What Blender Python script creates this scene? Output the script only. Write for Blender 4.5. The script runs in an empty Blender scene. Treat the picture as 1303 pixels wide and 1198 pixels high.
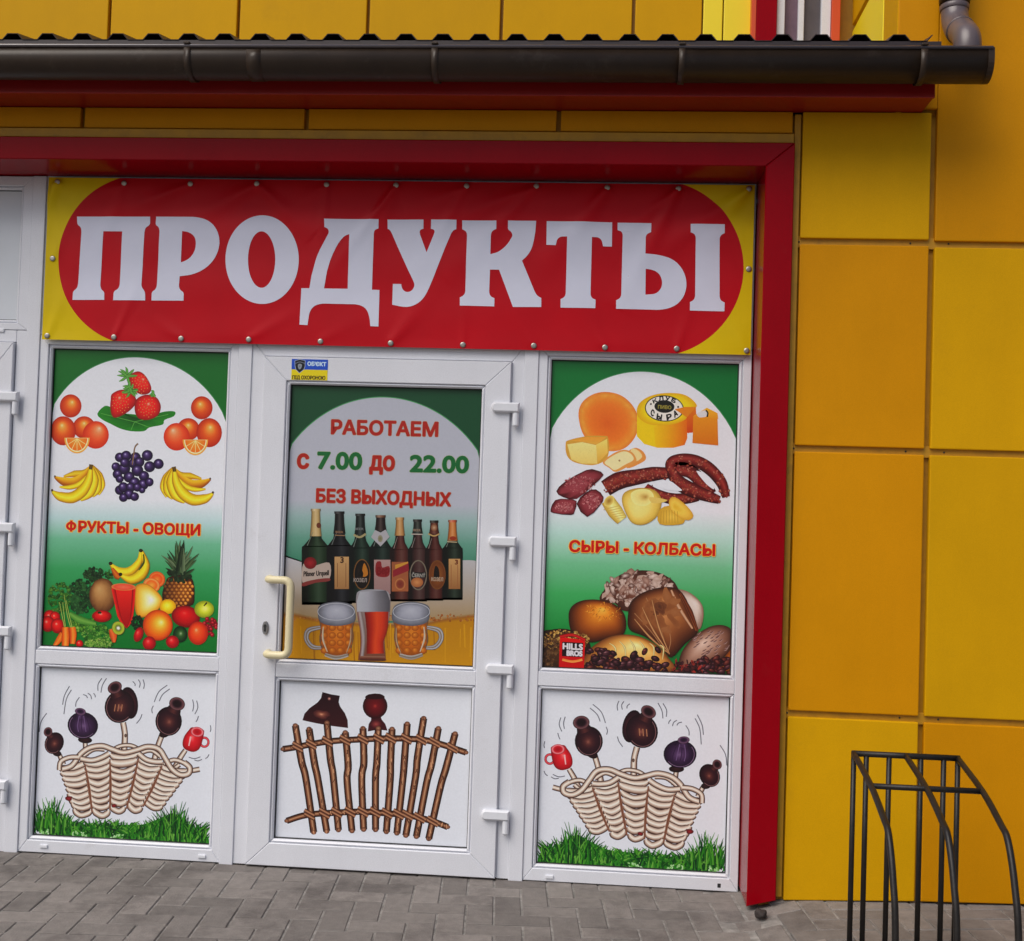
import bpy, bmesh, math, random
from mathutils import Vector, Matrix
from mathutils.geometry import tessellate_polygon

# ------------------------------------------------------------------ camera, sky, sun, exposure
SC = bpy.context.scene
COL = SC.collection
FPX, CX, CY = 1500.0, 651.5, 599.0              # focal length and centre in photo pixels (1303 x 1198)
CAM = Vector((2.119, -4.35, 1.375))
YAW, PITCH, ROLL = 0.07729, 0.02907, 0.03229
_f = Vector((-math.sin(YAW)*math.cos(PITCH), math.cos(YAW)*math.cos(PITCH), math.sin(PITCH)))
_r = Vector((math.cos(YAW), math.sin(YAW), 0)); _u = _r.cross(_f)
CR = _r*math.cos(ROLL) + _u*math.sin(ROLL)
CU = _u*math.cos(ROLL) - _r*math.sin(ROLL)
CF = _f
cd = bpy.data.cameras.new('camera'); cam = bpy.data.objects.new('camera', cd); COL.objects.link(cam)
cd.sensor_fit = 'HORIZONTAL'; cd.sensor_width = 36.0; cd.lens = 36.0*FPX/1303.0
cd.clip_start = 0.05; cd.clip_end = 3000
cam.matrix_world = Matrix(((CR.x, CU.x, -CF.x, CAM.x), (CR.y, CU.y, -CF.y, CAM.y), (CR.z, CU.z, -CF.z, CAM.z), (0, 0, 0, 1)))
SC.camera = cam

SUN_EL, SUN_AZ = math.radians(50), math.radians(220)   # azimuth clockwise from +Y: the sun is behind the camera, to the left
wd = bpy.data.worlds.new('World'); SC.world = wd; wd.use_nodes = True
nt = wd.node_tree; bg = nt.nodes['Background']
sky = nt.nodes.new('ShaderNodeTexSky'); sky.sky_type = 'NISHITA'; sky.sun_disc = False
sky.sun_elevation = SUN_EL; sky.sun_rotation = SUN_AZ
sky.air_density = 1.0; sky.dust_density = 4.0; sky.ozone_density = 1.5
nt.links.new(sky.outputs[0], bg.inputs[0]); bg.inputs[1].default_value = 0.064
sd = bpy.data.lights.new('sun', 'SUN'); sd.energy = 1.4; sd.angle = math.radians(50); sd.color = (1.0, 0.96, 0.9)
sun = bpy.data.objects.new('sun', sd); COL.objects.link(sun)
_sv = Vector((math.sin(SUN_AZ)*math.cos(SUN_EL), math.cos(SUN_AZ)*math.cos(SUN_EL), math.sin(SUN_EL)))
sun.rotation_euler = _sv.to_track_quat('Z', 'Y').to_euler(); sun.location = (-3, -8, 9)
SC.view_settings.view_transform = 'Standard'; SC.view_settings.look = 'None'
SC.view_settings.gamma = 1.0; SC.view_settings.use_curve_mapping = False
SC.view_settings.exposure = 0.66

RND = random.Random(7)

# ------------------------------------------------------------------ pixel rays onto planes of the place
def ray(px, py):
    return CF + CR*((px-CX)/FPX) - CU*((py-CY)/FPX)
def U(px, py, Y=0.0):
    d = ray(px, py); return CAM + d*((Y-CAM.y)/d.y)
def UG(px, py, z=0.0):
    d = ray(px, py); return CAM + d*((z-CAM.z)/d.z)
def UX(px, py, X):
    d = ray(px, py); return CAM + d*((X-CAM.x)/d.x)

# ------------------------------------------------------------------ materials
def lin(c):
    return tuple(((v/255.0)/12.92 if v/255.0 <= 0.04045 else ((v/255.0+0.055)/1.055)**2.4) for v in c[:3])
def mat(name, base, rough=0.5, metal=0.0, spec=0.5, var=0.0, scale=6.0, bump=0.0, bscale=60.0, dirt=None, coat=0.0, island=0.0, stretch=None, streak=0.0):
    m = bpy.data.materials.new(name); m.use_nodes = True
    n = m.node_tree.nodes; l = m.node_tree.links; b = n['Principled BSDF']
    b.inputs['Roughness'].default_value = rough; b.inputs['Metallic'].default_value = metal
    b.inputs['Specular IOR Level'].default_value = spec
    b.inputs['Coat Weight'].default_value = coat; b.inputs['Coat Roughness'].default_value = 0.12
    b.inputs['Base Color'].default_value = (*base, 1)
    tc = n.new('ShaderNodeTexCoord'); geo = n.new('ShaderNodeNewGeometry')
    src = geo.outputs['Position']
    if stretch:
        mp = n.new('ShaderNodeMapping'); mp.inputs['Scale'].default_value = stretch
        l.new(src, mp.inputs[0]); src = mp.outputs[0]
    cur = None
    if var:
        nz = n.new('ShaderNodeTexNoise'); nz.inputs['Scale'].default_value = scale; nz.inputs['Detail'].default_value = 5
        nz.inputs['Roughness'].default_value = 0.65
        l.new(src, nz.inputs['Vector'])
        mr = n.new('ShaderNodeMapRange'); mr.inputs[1].default_value = 0.3; mr.inputs[2].default_value = 0.7
        mr.inputs[3].default_value = 1-var; mr.inputs[4].default_value = 1+var
        l.new(nz.outputs['Fac'], mr.inputs[0])
        mx = n.new('ShaderNodeMix'); mx.data_type = 'RGBA'; mx.blend_type = 'MULTIPLY'; mx.inputs[0].default_value = 1
        mx.inputs[6].default_value = (*base, 1); l.new(mr.outputs[0], mx.inputs[7])
        cur = mx.outputs[2]
        rr = n.new('ShaderNodeMapRange'); rr.inputs[3].default_value = max(0.03, rough-0.07); rr.inputs[4].default_value = min(1, rough+0.09)
        l.new(nz.outputs['Fac'], rr.inputs[0]); l.new(rr.outputs[0], b.inputs['Roughness'])
    if island:
        oi = n.new('ShaderNodeObjectInfo')
        mr = n.new('ShaderNodeMapRange'); mr.inputs[3].default_value = 1-island; mr.inputs[4].default_value = 1+island
        l.new(oi.outputs['Random'], mr.inputs[0])
        mx = n.new('ShaderNodeMix'); mx.data_type = 'RGBA'; mx.blend_type = 'MULTIPLY'; mx.inputs[0].default_value = 1
        if cur: l.new(cur, mx.inputs[6])
        else: mx.inputs[6].default_value = (*base, 1)
        l.new(mr.outputs[0], mx.inputs[7]); cur = mx.outputs[2]
    if streak:                                # rain streaks running down the face
        mp = n.new('ShaderNodeMapping'); mp.inputs['Scale'].default_value = (5, 5, 1.1); l.new(geo.outputs['Position'], mp.inputs[0])
        nz = n.new('ShaderNodeTexNoise'); nz.inputs['Scale'].default_value = 2.2; nz.inputs['Detail'].default_value = 7; nz.inputs['Roughness'].default_value = 0.7
        l.new(mp.outputs[0], nz.inputs['Vector'])
        mr = n.new('ShaderNodeMapRange'); mr.inputs[1].default_value = 0.35; mr.inputs[2].default_value = 0.7
        mr.inputs[3].default_value = 1+streak*0.5; mr.inputs[4].default_value = 1-streak
        l.new(nz.outputs['Fac'], mr.inputs[0])
        ng = n.new('ShaderNodeTexNoise'); ng.inputs['Scale'].default_value = 320; ng.inputs['Detail'].default_value = 2; l.new(geo.outputs['Position'], ng.inputs['Vector'])
        mg = n.new('ShaderNodeMapRange'); mg.inputs[1].default_value = 0.25; mg.inputs[2].default_value = 0.75; mg.inputs[3].default_value = 0.93; mg.inputs[4].default_value = 1.07
        l.new(ng.outputs['Fac'], mg.inputs[0])
        mm = n.new('ShaderNodeMath'); mm.operation = 'MULTIPLY'; l.new(mr.outputs[0], mm.inputs[0]); l.new(mg.outputs[0], mm.inputs[1])
        mx = n.new('ShaderNodeMix'); mx.data_type = 'RGBA'; mx.blend_type = 'MULTIPLY'; mx.inputs[0].default_value = 1
        if cur: l.new(cur, mx.inputs[6])
        else: mx.inputs[6].default_value = (*base, 1)
        l.new(mm.outputs[0], mx.inputs[7]); cur = mx.outputs[2]
    if dirt:                                  # (colour, amount, noise scale, threshold): irregular grime patches
        dc, da, ds, th = dirt
        nz = n.new('ShaderNodeTexNoise'); nz.inputs['Scale'].default_value = ds; nz.inputs['Detail'].default_value = 8
        nz.inputs['Roughness'].default_value = 0.75
        l.new(geo.outputs['Position'], nz.inputs['Vector'])
        mr = n.new('ShaderNodeMapRange'); mr.inputs[1].default_value = th; mr.inputs[2].default_value = th+0.16
        mr.inputs[3].default_value = 0; mr.inputs[4].default_value = da
        l.new(nz.outputs['Fac'], mr.inputs[0])
        mx = n.new('ShaderNodeMix'); mx.data_type = 'RGBA'
        l.new(mr.outputs[0], mx.inputs[0])
        if cur: l.new(cur, mx.inputs[6])
        else: mx.inputs[6].default_value = (*base, 1)
        mx.inputs[7].default_value = (*dc, 1); cur = mx.outputs[2]
    if cur: l.new(cur, b.inputs['Base Color'])
    if bump:
        nb = n.new('ShaderNodeTexNoise'); nb.inputs['Scale'].default_value = bscale; nb.inputs['Detail'].default_value = 4
        l.new(src, nb.inputs['Vector'])
        bp = n.new('ShaderNodeBump'); bp.inputs['Strength'].default_value = bump; bp.inputs['Distance'].default_value = 0.004
        l.new(nb.outputs['Fac'], bp.inputs['Height']); l.new(bp.outputs[0], b.inputs['Normal'])
    return m

def print_mat(name, rough=0.4, coat=0.25, gain=1.0):
    """flat print: the ink colours sit in the mesh's colour attribute"""
    m = bpy.data.materials.new(name); m.use_nodes = True
    n = m.node_tree.nodes; l = m.node_tree.links; b = n['Principled BSDF']
    b.inputs['Roughness'].default_value = rough
    b.inputs['Coat Weight'].default_value = coat; b.inputs['Coat Roughness'].default_value = 0.2
    b.inputs['Specular IOR Level'].default_value = 0.3
    at = n.new('ShaderNodeAttribute'); at.attribute_name = 'ink'
    geo = n.new('ShaderNodeNewGeometry')
    nz = n.new('ShaderNodeTexNoise'); nz.inputs['Scale'].default_value = 140; nz.inputs['Detail'].default_value = 3
    l.new(geo.outputs['Position'], nz.inputs['Vector'])
    mr = n.new('ShaderNodeMapRange'); mr.inputs[1].default_value = 0.3; mr.inputs[2].default_value = 0.7
    mr.inputs[3].default_value = 0.975*gain; mr.inputs[4].default_value = 1.025*gain
    l.new(nz.outputs['Fac'], mr.inputs[0])
    mx = n.new('ShaderNodeMix'); mx.data_type = 'RGBA'; mx.blend_type = 'MULTIPLY'; mx.inputs[0].default_value = 1
    l.new(at.outputs['Color'], mx.inputs[6]); l.new(mr.outputs[0], mx.inputs[7]); l.new(mx.outputs[2], b.inputs['Base Color'])
    return m

M = {}
M['pvc'] = mat('white_pvc', (0.72, 0.735, 0.79), 0.32, streak=0.025, var=0.03, scale=3, dirt=((0.42, 0.40, 0.38), 0.30, 7.0, 0.60))
M['hinge'] = mat('white_hinge_plastic', (0.73, 0.75, 0.80), 0.35, var=0.03, scale=30)
M['panel_white'] = mat('white_infill', (0.70, 0.73, 0.80), 0.3, var=0.02, scale=4)
M['gasket'] = mat('black_gasket', (0.02, 0.02, 0.022), 0.6)
M['glass'] = mat('dark_pane_glass', (0.05, 0.055, 0.06), 0.05, spec=0.6)
M['frost'] = mat('frosted_pane', (0.64, 0.68, 0.73), 0.4, var=0.05, scale=3)
Y1 = (0.62, 0.322, 0.0005)
M['yellow'] = mat('yellow_cladding', Y1, 0.6, var=0.05, scale=2.2, island=0.05, bump=0.05, bscale=3.5, spec=0.12, streak=0.028, dirt=((0.42, 0.22, 0.01), 0.28, 3.0, 0.6))
M['amber'] = mat('amber_cladding', (0.60, 0.250, 0.0004), 0.5, var=0.05, scale=2.2, island=0.04, bump=0.05, bscale=3.5, spec=0.12, streak=0.028, dirt=((0.42, 0.2, 0.01), 0.25, 3.0, 0.6))
M['lemon'] = mat('lemon_cladding', (0.86, 0.68, 0.008), 0.45, var=0.03, scale=2.0)  # paler yellow: the brightness of the upper recess is put into this colour
M['channel'] = mat('joint_channel', (0.46, 0.23, 0.004), 0.55, var=0.12, scale=14, dirt=((0.2, 0.1, 0.01), 0.5, 9, 0.55))
M['red'] = mat('red_powdercoat', (0.275, 0.001, 0.006), 0.2, streak=0.05, spec=0.1, var=0.05, scale=3, bump=0.025, bscale=2.5, dirt=((0.27, 0.03, 0.03), 0.2, 8, 0.62))
M['fascia_red'] = mat('red_fascia', (0.30, 0.006, 0.006), 0.35, var=0.06, scale=4)
M['orange_red'] = mat('orange_red_trim', (0.62, 0.07, 0.01), 0.4, var=0.04, scale=4)
M['gutter_lip'] = mat('gutter_lip', (0.09, 0.075, 0.08), 0.16, spec=0.9)  # paler than the gutter: part of the lip's highlight is put into the colour
M['gutter'] = mat('dark_brown_gutter', (0.034, 0.021, 0.013), 0.4, spec=0.35, streak=0.12, var=0.1, scale=8, dirt=((0.11, 0.085, 0.07), 0.35, 9, 0.56))
M['roof'] = mat('dark_roof_sheet', (0.022, 0.012, 0.014), 0.45, var=0.15, scale=8)
M['pipe'] = mat('grey_brown_pipe', (0.105, 0.082, 0.088), 0.3, var=0.08, scale=12)
M['handle'] = mat('cream_handle', (0.72, 0.64, 0.40), 0.3, var=0.03, scale=20)
M['metal'] = mat('steel', (0.45, 0.45, 0.46), 0.3, metal=1.0)
M['brass'] = mat('dull_brass', (0.40, 0.38, 0.34), 0.35, metal=0.9)
M['iron'] = mat('black_painted_iron', (0.013, 0.011, 0.010), 0.42, spec=0.35, var=0.3, scale=30, bump=0.15, bscale=90, dirt=((0.12, 0.10, 0.09), 0.35, 40, 0.64))
M['stone'] = mat('dark_stone', (0.03, 0.022, 0.02), 0.8, var=0.3, scale=60, bump=0.4, bscale=90)
M['asphalt'] = mat('asphalt', (0.055, 0.055, 0.056), 0.9, var=0.2, scale=2, bump=0.4, bscale=120)
M['bed'] = mat('paving_bed_sand', (0.22, 0.208, 0.195), 0.95, var=0.5, scale=22)
def paver_mat():
    m = mat('concrete_paver', (0.187, 0.168, 0.155), 0.85, var=0.16, scale=26, island=0.2, bump=0.5, bscale=160,
            dirt=((0.075, 0.064, 0.06), 0.75, 2.4, 0.50))
    return m
M['paver'] = paver_mat()
M['curtain'] = mat('dark_window_inside', (0.10, 0.085, 0.09), 0.25, var=0.2, scale=5)
M['cable'] = mat('brown_cable', (0.10, 0.05, 0.02), 0.6)
M['print'] = print_mat('printed_film', 0.38, 0.25)
M['vinyl'] = print_mat('banner_vinyl', 0.42, 0.0)
M['sticker'] = print_mat('sticker_film', 0.35, 0.3)

# ------------------------------------------------------------------ mesh helpers
def props(o, label=None, cat=None, group=None, kind=None):
    if label: o['label'] = label
    if cat: o['category'] = cat
    if group: o['group'] = group
    if kind: o['kind'] = kind
    return o
def link(name, me, parent=None, material=None, smooth=False):
    o = bpy.data.objects.new(name, me); COL.objects.link(o)
    if material and not me.materials: me.materials.append(M[material])
    if parent: o.parent = parent
    if smooth:
        for p in me.polygons: p.use_smooth = True
    return o
def empty(name, loc=(0, 0, 0)):
    o = bpy.data.objects.new(name, None); COL.objects.link(o); o.location = loc; o.empty_display_size = 0.1
    return o
def from_bm(name, bm, material, parent=None, smooth=False):
    bmesh.ops.recalc_face_normals(bm, faces=bm.faces)
    me = bpy.data.meshes.new(name); bm.to_mesh(me); bm.free()
    return link(name, me, parent, material, smooth)
def add_box(bm, x0, x1, y0, y1, z0, z1, bev=0.0, seg=1):
    vs = [bm.verts.new((x, y, z)) for x in (x0, x1) for y in (y0, y1) for z in (z0, z1)]
    fs = [bm.faces.new([vs[i] for i in q]) for q in ((0, 1, 3, 2), (4, 6, 7, 5), (0, 4, 5, 1), (2, 3, 7, 6), (0, 2, 6, 4), (1, 5, 7, 3))]
    if bev:
        es = list({e for f in fs for e in f.edges})
        bmesh.ops.bevel(bm, geom=es, offset=bev, segments=seg, affect='EDGES', profile=0.6)
def box(name, x0, x1, y0, y1, z0, z1, material, parent=None, bev=0.0, seg=1):
    bm = bmesh.new(); add_box(bm, min(x0, x1), max(x0, x1), min(y0, y1), max(y0, y1), min(z0, z1), max(z0, z1), bev, seg)
    return from_bm(name, bm, material, parent)
def inset(pts, d):
    """inset a convex polygon (list of (x,z), any winding) by d"""
    n = len(pts); A = sum(pts[i][0]*pts[(i+1) % n][1]-pts[(i+1) % n][0]*pts[i][1] for i in range(n))
    s = 1 if A > 0 else -1
    L = []
    for i in range(n):
        a, b = pts[i], pts[(i+1) % n]; dx, dz = b[0]-a[0], b[1]-a[1]; l = math.hypot(dx, dz)
        nx, nz = -dz/l*s, dx/l*s
        L.append(((a[0]+nx*d, a[1]+nz*d), (dx, dz)))
    out = []
    for i in range(n):
        (p, u), (q, v) = L[i-1], L[i]
        c = u[0]*v[1]-u[1]*v[0]
        t = ((q[0]-p[0])*v[1]-(q[1]-p[1])*v[0])/c if abs(c) > 1e-12 else 0
        out.append((p[0]+u[0]*t, p[1]+u[1]*t))
    return out
def add_prism(bm, pts, yf, yb, ch=0.0015, gap=0.0002):
    """prism in the xz plane with a chamfered front edge"""
    o = inset(pts, gap); i = inset(pts, gap+ch); n = len(pts)
    r0 = [bm.verts.new((x, yf, z)) for x, z in i]; r1 = [bm.verts.new((x, yf+ch, z)) for x, z in o]; r2 = [bm.verts.new((x, yb, z)) for x, z in o]
    bm.faces.new(r0); bm.faces.new(r2[::-1])
    for a, b in ((r0, r1), (r1, r2)):
        for k in range(n): bm.faces.new((a[k], a[(k+1) % n], b[(k+1) % n], b[k]))
def add_frame(bm, O, I, yf, yb, ch=0.002):
    """mitred rectangular frame; O and I are (x0, z0, x1, z1)"""
    a, b, c, d = (O[0], O[1]), (O[2], O[1]), (O[2], O[3]), (O[0], O[3])
    e, f, g, h = (I[0], I[1]), (I[2], I[1]), (I[2], I[3]), (I[0], I[3])
    for q in ((a, b, f, e), (b, c, g, f), (c, d, h, g), (d, a, e, h)): add_prism(bm, q, yf, yb, ch)
def frame(name, O, I, yf, yb, material, parent=None, ch=0.002):
    bm = bmesh.new(); add_frame(bm, O, I, yf, yb, ch); return from_bm(name, bm, material, parent)
def add_tube(bm, pts, r, n=10, cap=True, sq=False):
    """tube along a polyline, r a number or list"""
    pts = [Vector(p) for p in pts]; rings = []
    up = Vector((0, 0, 1)) if abs((pts[1]-pts[0]).normalized().z) < 0.9 else Vector((0, 1, 0))
    for i, p in enumerate(pts):
        t = ((pts[min(i+1, len(pts)-1)]-p).normalized() + (p-pts[max(i-1, 0)]).normalized()).normalized()
        a = t.cross(up)
        a = a.normalized() if a.length > 1e-6 else Vector((1, 0, 0))
        b = a.cross(t).normalized(); up = b
        rr = r[i] if isinstance(r, (list, tuple)) else r
        ring = []
        for k in range(n):
            an = 2*math.pi*(k+0.5)/n; ring.append(bm.verts.new(p + a*(math.cos(an)*rr) + b*(math.sin(an)*rr)))
        rings.append(ring)
    for i in range(len(rings)-1):
        for k in range(n): bm.faces.new((rings[i][k], rings[i][(k+1) % n], rings[i+1][(k+1) % n], rings[i+1][k]))
    if cap: bm.faces.new(rings[0][::-1]); bm.faces.new(rings[-1])
def tube(name, pts, r, material, parent=None, n=10, smooth=True):
    bm = bmesh.new(); add_tube(bm, pts, r, n); o = from_bm(name, bm, material, parent)
    if smooth:
        for p in o.data.polygons: p.use_smooth = len(p.vertices) == 4
    return o
def arc_path(pts, rad, n=6):
    """round the corners of a 3D polyline"""
    pts = [Vector(p) for p in pts]; out = [pts[0]]
    for i in range(1, len(pts)-1):
        a, b, c = pts[i-1], pts[i], pts[i+1]
        u = (a-b).normalized(); v = (c-b).normalized(); d = min(rad, (a-b).length*0.49, (c-b).length*0.49)
        p, q = b+u*d, b+v*d
        for k in range(n+1):
            t = k/n; out.append(p*(1-t)**2 + b*(2*t*(1-t)) + q*t*t)
    out.append(pts[-1]); return out

# ------------------------------------------------------------------ ground and paving
def rise(x):                                         # the paving climbs a little beyond the red post
    t = min(1.0, max(0.0, (x-2.60)/0.26)); return 0.048*t*t*(3-2*t) + 0.030*max(0.0, x-2.86)
def grid_sheet(name, xs, ys, zf, material, kind='structure', **kw):
    me = bpy.data.meshes.new(name); v = [(x, y, zf(x, y)) for y in ys for x in xs]; n = len(xs)
    f = [(j*n+i, j*n+i+1, (j+1)*n+i+1, (j+1)*n+i) for j in range(len(ys)-1) for i in range(n-1)]
    me.from_pydata(v, [], f); o = link(name, me, None, material); props(o, kind=kind, **kw); return o
grid_sheet('ground', [-900, -60, 0, 60, 900], [-900, -60, 0, 60, 900], lambda x, y: -0.16, 'asphalt',
           label='dark asphalt ground stretching away around the building', cat='ground')
pav_xs = [-6, -4, -2, 0, 2]+[2.5+0.03*i for i in range(17)]+[3.2, 4, 6, 8]
pavement = grid_sheet('pavement', pav_xs, [-9, -6, -4, -2, -1, -0.5, 0, 0.8], lambda x, y: -0.0028+rise(x), 'bed',
                      label='grey concrete block paving in front of the shop', cat='pavement')
def paver_mesh(w, l):
    bm = bmesh.new(); add_box(bm, -w/2, w/2, -l/2, l/2, -0.05, 0.0, 0.0028); bmesh.ops.recalc_face_normals(bm, faces=bm.faces)
    me = bpy.data.meshes.new('paving_block'); bm.to_mesh(me); bm.free(); me.materials.append(M['paver']); return me
G = 0.0062
Q = 0.0945                                           # half block length
PM = {'H': paver_mesh(2*Q-G, Q-G), 'V': paver_mesh(Q-G, 2*Q-G)}
PA = math.radians(4.9)
pa, pb = Vector((math.cos(PA), math.sin(PA), 0)), Vector((-math.sin(PA), math.cos(PA), 0))
P0 = UG(367, 1111)                                   # far-left corner of one block seen by the door
far_bm = bmesh.new()
rp = random.Random(3)
def in_view(p):
    d = p-CAM; w = d.dot(CF)
    x = CX+FPX*d.dot(CR)/w; y = CY-FPX*d.dot(CU)/w
    return -40 < x < 1343 and y < 1245
for j in range(-46, 6):
    for i in range(-56, 50):
        k = (i-j) % 4
        if k == 0: c = P0 + pa*(Q*(i+1)) + pb*(Q*(j-0.5)); t = 'H'
        elif k == 3: c = P0 + pa*(Q*(i+0.5)) + pb*(Q*j); t = 'V'
        else: continue
        wall_y = 0.10 if c.x < 2.66 else -0.10
        if c.y > wall_y or c.x < -3.2 or c.x > 6.5 or c.y < -4.2: continue
        z = rise(c.x) + rp.uniform(-0.0008, 0.0022)
        if in_view(c):
            o = bpy.data.objects.new('paving_block', PM[t]); COL.objects.link(o); o.parent = pavement
            o.location = (c.x, c.y, z); o.rotation_euler = (rp.uniform(-.006, .006), rp.uniform(-.006, .006)-math.atan((rise(c.x+0.05)-rise(c.x-0.05))/0.1), PA+rp.uniform(-.006, .006))
        else:
            w, l = (2*Q-G, Q-G) if t == 'H' else (Q-G, 2*Q-G)
            q = [c+pa*(sx*w/2)+pb*(sy*l/2) for sx, sy in ((-1, -1), (1, -1), (1, 1), (-1, 1))]
            top = [far_bm.verts.new((v.x, v.y, z)) for v in q]; bot = [far_bm.verts.new((v.x, v.y, z-0.03)) for v in q]
            far_bm.faces.new(top)
            for e in range(4): far_bm.faces.new((bot[e], bot[(e+1) % 4], top[(e+1) % 4], top[e]))
fo = from_bm('paving_blocks', far_bm, 'paver', pavement); props(fo, kind='stuff')
# small dark stone by the red post
bm = bmesh.new(); bmesh.ops.create_icosphere(bm, subdivisions=3, radius=0.022)
for v in bm.verts:
    v.co *= 1+0.16*math.sin(v.co.x*190+1)*math.cos(v.co.z*160)+RND.uniform(-.05, .05); v.co.z *= 0.72
st = from_bm('stone', bm, 'stone', smooth=True); sp = UG(968, 1167, rise(2.72)); st.location = (sp.x, sp.y, sp.z+0.011)
props(st, 'small dark stone lying on the paving below the red post', 'stone')

# ------------------------------------------------------------------ the building
B = empty('shop_building', (1.3, 0.1, 0))
props(B, 'yellow clad shop with red portal, white glazed front and dark lean-to roof', 'building')
B_OFF = Vector((1.3, 0.1, 0))
def part(o):
    return o
_box, _frame, _tube, _from_bm = box, frame, tube, from_bm
def fix(o):                                          # parts are modelled in world space: keep them there under the empty
    o.matrix_parent_inverse = Matrix.Translation(-B_OFF); return o

YP, YW, YF, YG, YU = -0.22, -0.19, -0.345, -0.42, 0.6
XL0, XL1, XD0, XD1, XR0, XR1 = 0.0, 0.689, 0.937, 1.6616, 1.9156, 2.6046
ZT, ZM, ZN, ZB = 1.919, 0.779, 0.701, 0.063
ZDT, ZDM, ZDN, ZDB = 1.801, 0.7715, 0.6927, 0.1063
ZS = 2.583                                           # underside of the red portal beam
BEAD = 0.013
# wall mass behind the cladding and the glazing
XPI = 2.652                                          # inner face of the red post
xpo = U(1009, 300, YP).x
zbt = U(560, 178, YP).z                              # top of the red beam
fix(box('wall', xpo-0.05, 6.6, YW+0.028, 0.9, -0.1, 2.78, 'channel', B))
XRET = U(1150, 20, YW).x
fix(box('wall', XRET+0.001, 6.6, YW+0.028, 0.9, 2.781, 5.4, 'channel', B))
fix(box('wall', -3.4, xpo-0.055, YW+0.028, 0.30, ZS+0.02, 2.95, 'channel', B))
fix(box('wall', -3.4, U(1150, 20, YW).x, YU+0.03, 0.9, 2.785, 5.4, 'channel', B))
fix(box('inner_wall', -3.4, xpo-0.06, 0.34, 0.5, -0.1, 2.6, 'curtain', B))

def panel(x0, x1, z0, z1, y, m='yellow', zl=None, d=0.026):
    """one cladding cassette with soft edges; zl lifts the lower right corner"""
    bm = bmesh.new(); add_box(bm, x0, x1, y, y+d, z0, z1, 0.004, 2)
    if zl is not None:
        for v in bm.verts:
            if v.co.z < z0+0.02: v.co.z += zl*(v.co.x-x0)/(x1-x0)
    return fix(from_bm('cladding_panel', bm, m, B))
JG = 0.011
xa0, xa1 = U(1014.5, 450, YW).x, U(1179, 450, YW).x
xb0 = U(1186.5, 450, YW).x
zj = [U(1100, y, YW).z for y in (308, 573, 912.5)]
xr = [xb0, xb0+(xa1-xa0)*1.02, xb0+(xa1-xa0)*2.04, xb0+(xa1-xa0)*3.1, xb0+(xa1-xa0)*4.2]
zsof = U(700, 120.5, YF).z                              # soffit level
print('post outer', xpo, 'beam top', zbt, 'soffit', zsof, 'joints', zj, 'cols', xa0, xa1, xb0)
print('base', [tuple(round(c, 3) for c in U(*p, YW)) for p in ((995, 1142), (1170, 1138), (1303, 1141))], 'soffit check px133', U(700, 136, YW).z, U(940, 225, 0).z)
panel(xa0, xa1, zj[0]+JG, zsof-0.002, YW, 'yellow')
panel(xa0, xa1, zj[1]+JG, zj[0]-JG, YW, 'amber')
panel(xa0, xa1, zj[2]+JG, zj[1]-JG, YW, 'amber')
panel(xa0, xa1, rise(xa0)+0.008, zj[2]-JG, YW, 'yellow', zl=rise(xa1)-rise(xa0))
for i in range(4):
    a, b = xr[i]+(0 if i == 0 else JG), xr[i+1]-JG
    panel(a, b, zj[0]-0.004+JG, 4.4, YW, 'amber')
    panel(a, b, zj[1]+JG, zj[0]-0.004-JG, YW, 'yellow')
    panel(a, b, zj[2]+JG, zj[1]-JG, YW, 'yellow')
    panel(a, b, rise(a)+0.008, zj[2]-JG, YW, 'amber', zl=rise(b)-rise(a))
# rails in the joints, with rivets
for z in zj:
    fix(box('joint_rail', xa0-0.03, 6.0, YW+0.014, YW+0.027, z-0.02, z+0.02, 'channel', B, 0.001))
bm = bmesh.new()
for z in zj:
    for x in (xa0-0.002, xa1-0.06, xb0+0.05, xb0+0.42):
        bmesh.ops.create_uvsphere(bm, u_segments=8, v_segments=5, radius=0.0035, matrix=Matrix.Translation((x, YW+0.0135, z)))
props(fix(from_bm('rivets', bm, 'gasket', B)), kind='stuff')
# header strip between portal and soffit
zh = U(560, 166, YW).z
hx = [-3.4, U(-190, 150, YW).x, U(105, 150, YW).x, U(390, 150, YW).x, U(711, 150, YW).x, U(1012, 150, YW).x]
for i in range(5): panel(hx[i]+0.008, hx[i+1]-0.008, zh, zsof-0.002, YW, 'amber')
fix(box('header_trim', -3.4, hx[5]-0.004, YW-0.012, YW+0.026, zbt+0.004, zh-0.006, 'channel', B, 0.002))
# red portal: beam and posts as mitred boxes
bm = bmesh.new(); add_prism(bm, [(-1.75, zbt), (xpo, zbt), (XPI, ZS), (-1.63, ZS)], YP, 0.05, 0.003, 0.0003); fix(from_bm('portal_beam', bm, 'red', B))
bm = bmesh.new(); add_prism(bm, [(xpo, zbt), (XPI, ZS), (XPI, 0.026), (xpo, 0.052)], YP, 0.05, 0.003, 0.0003); fix(from_bm('portal_post', bm, 'red', B))
bm = bmesh.new(); add_prism(bm, [(-1.75, zbt), (-1.63, ZS), (-1.63, 0.004), (-1.75, 0.004)], YP, 0.05, 0.003, 0.0003); fix(from_bm('portal_post', bm, 'red', B))
fix(box('corner_trim', xpo+0.002, xa0-0.006, YW+0.004, YW+0.027, 0.055, zsof-0.01, 'channel', B, 0.001))

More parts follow.
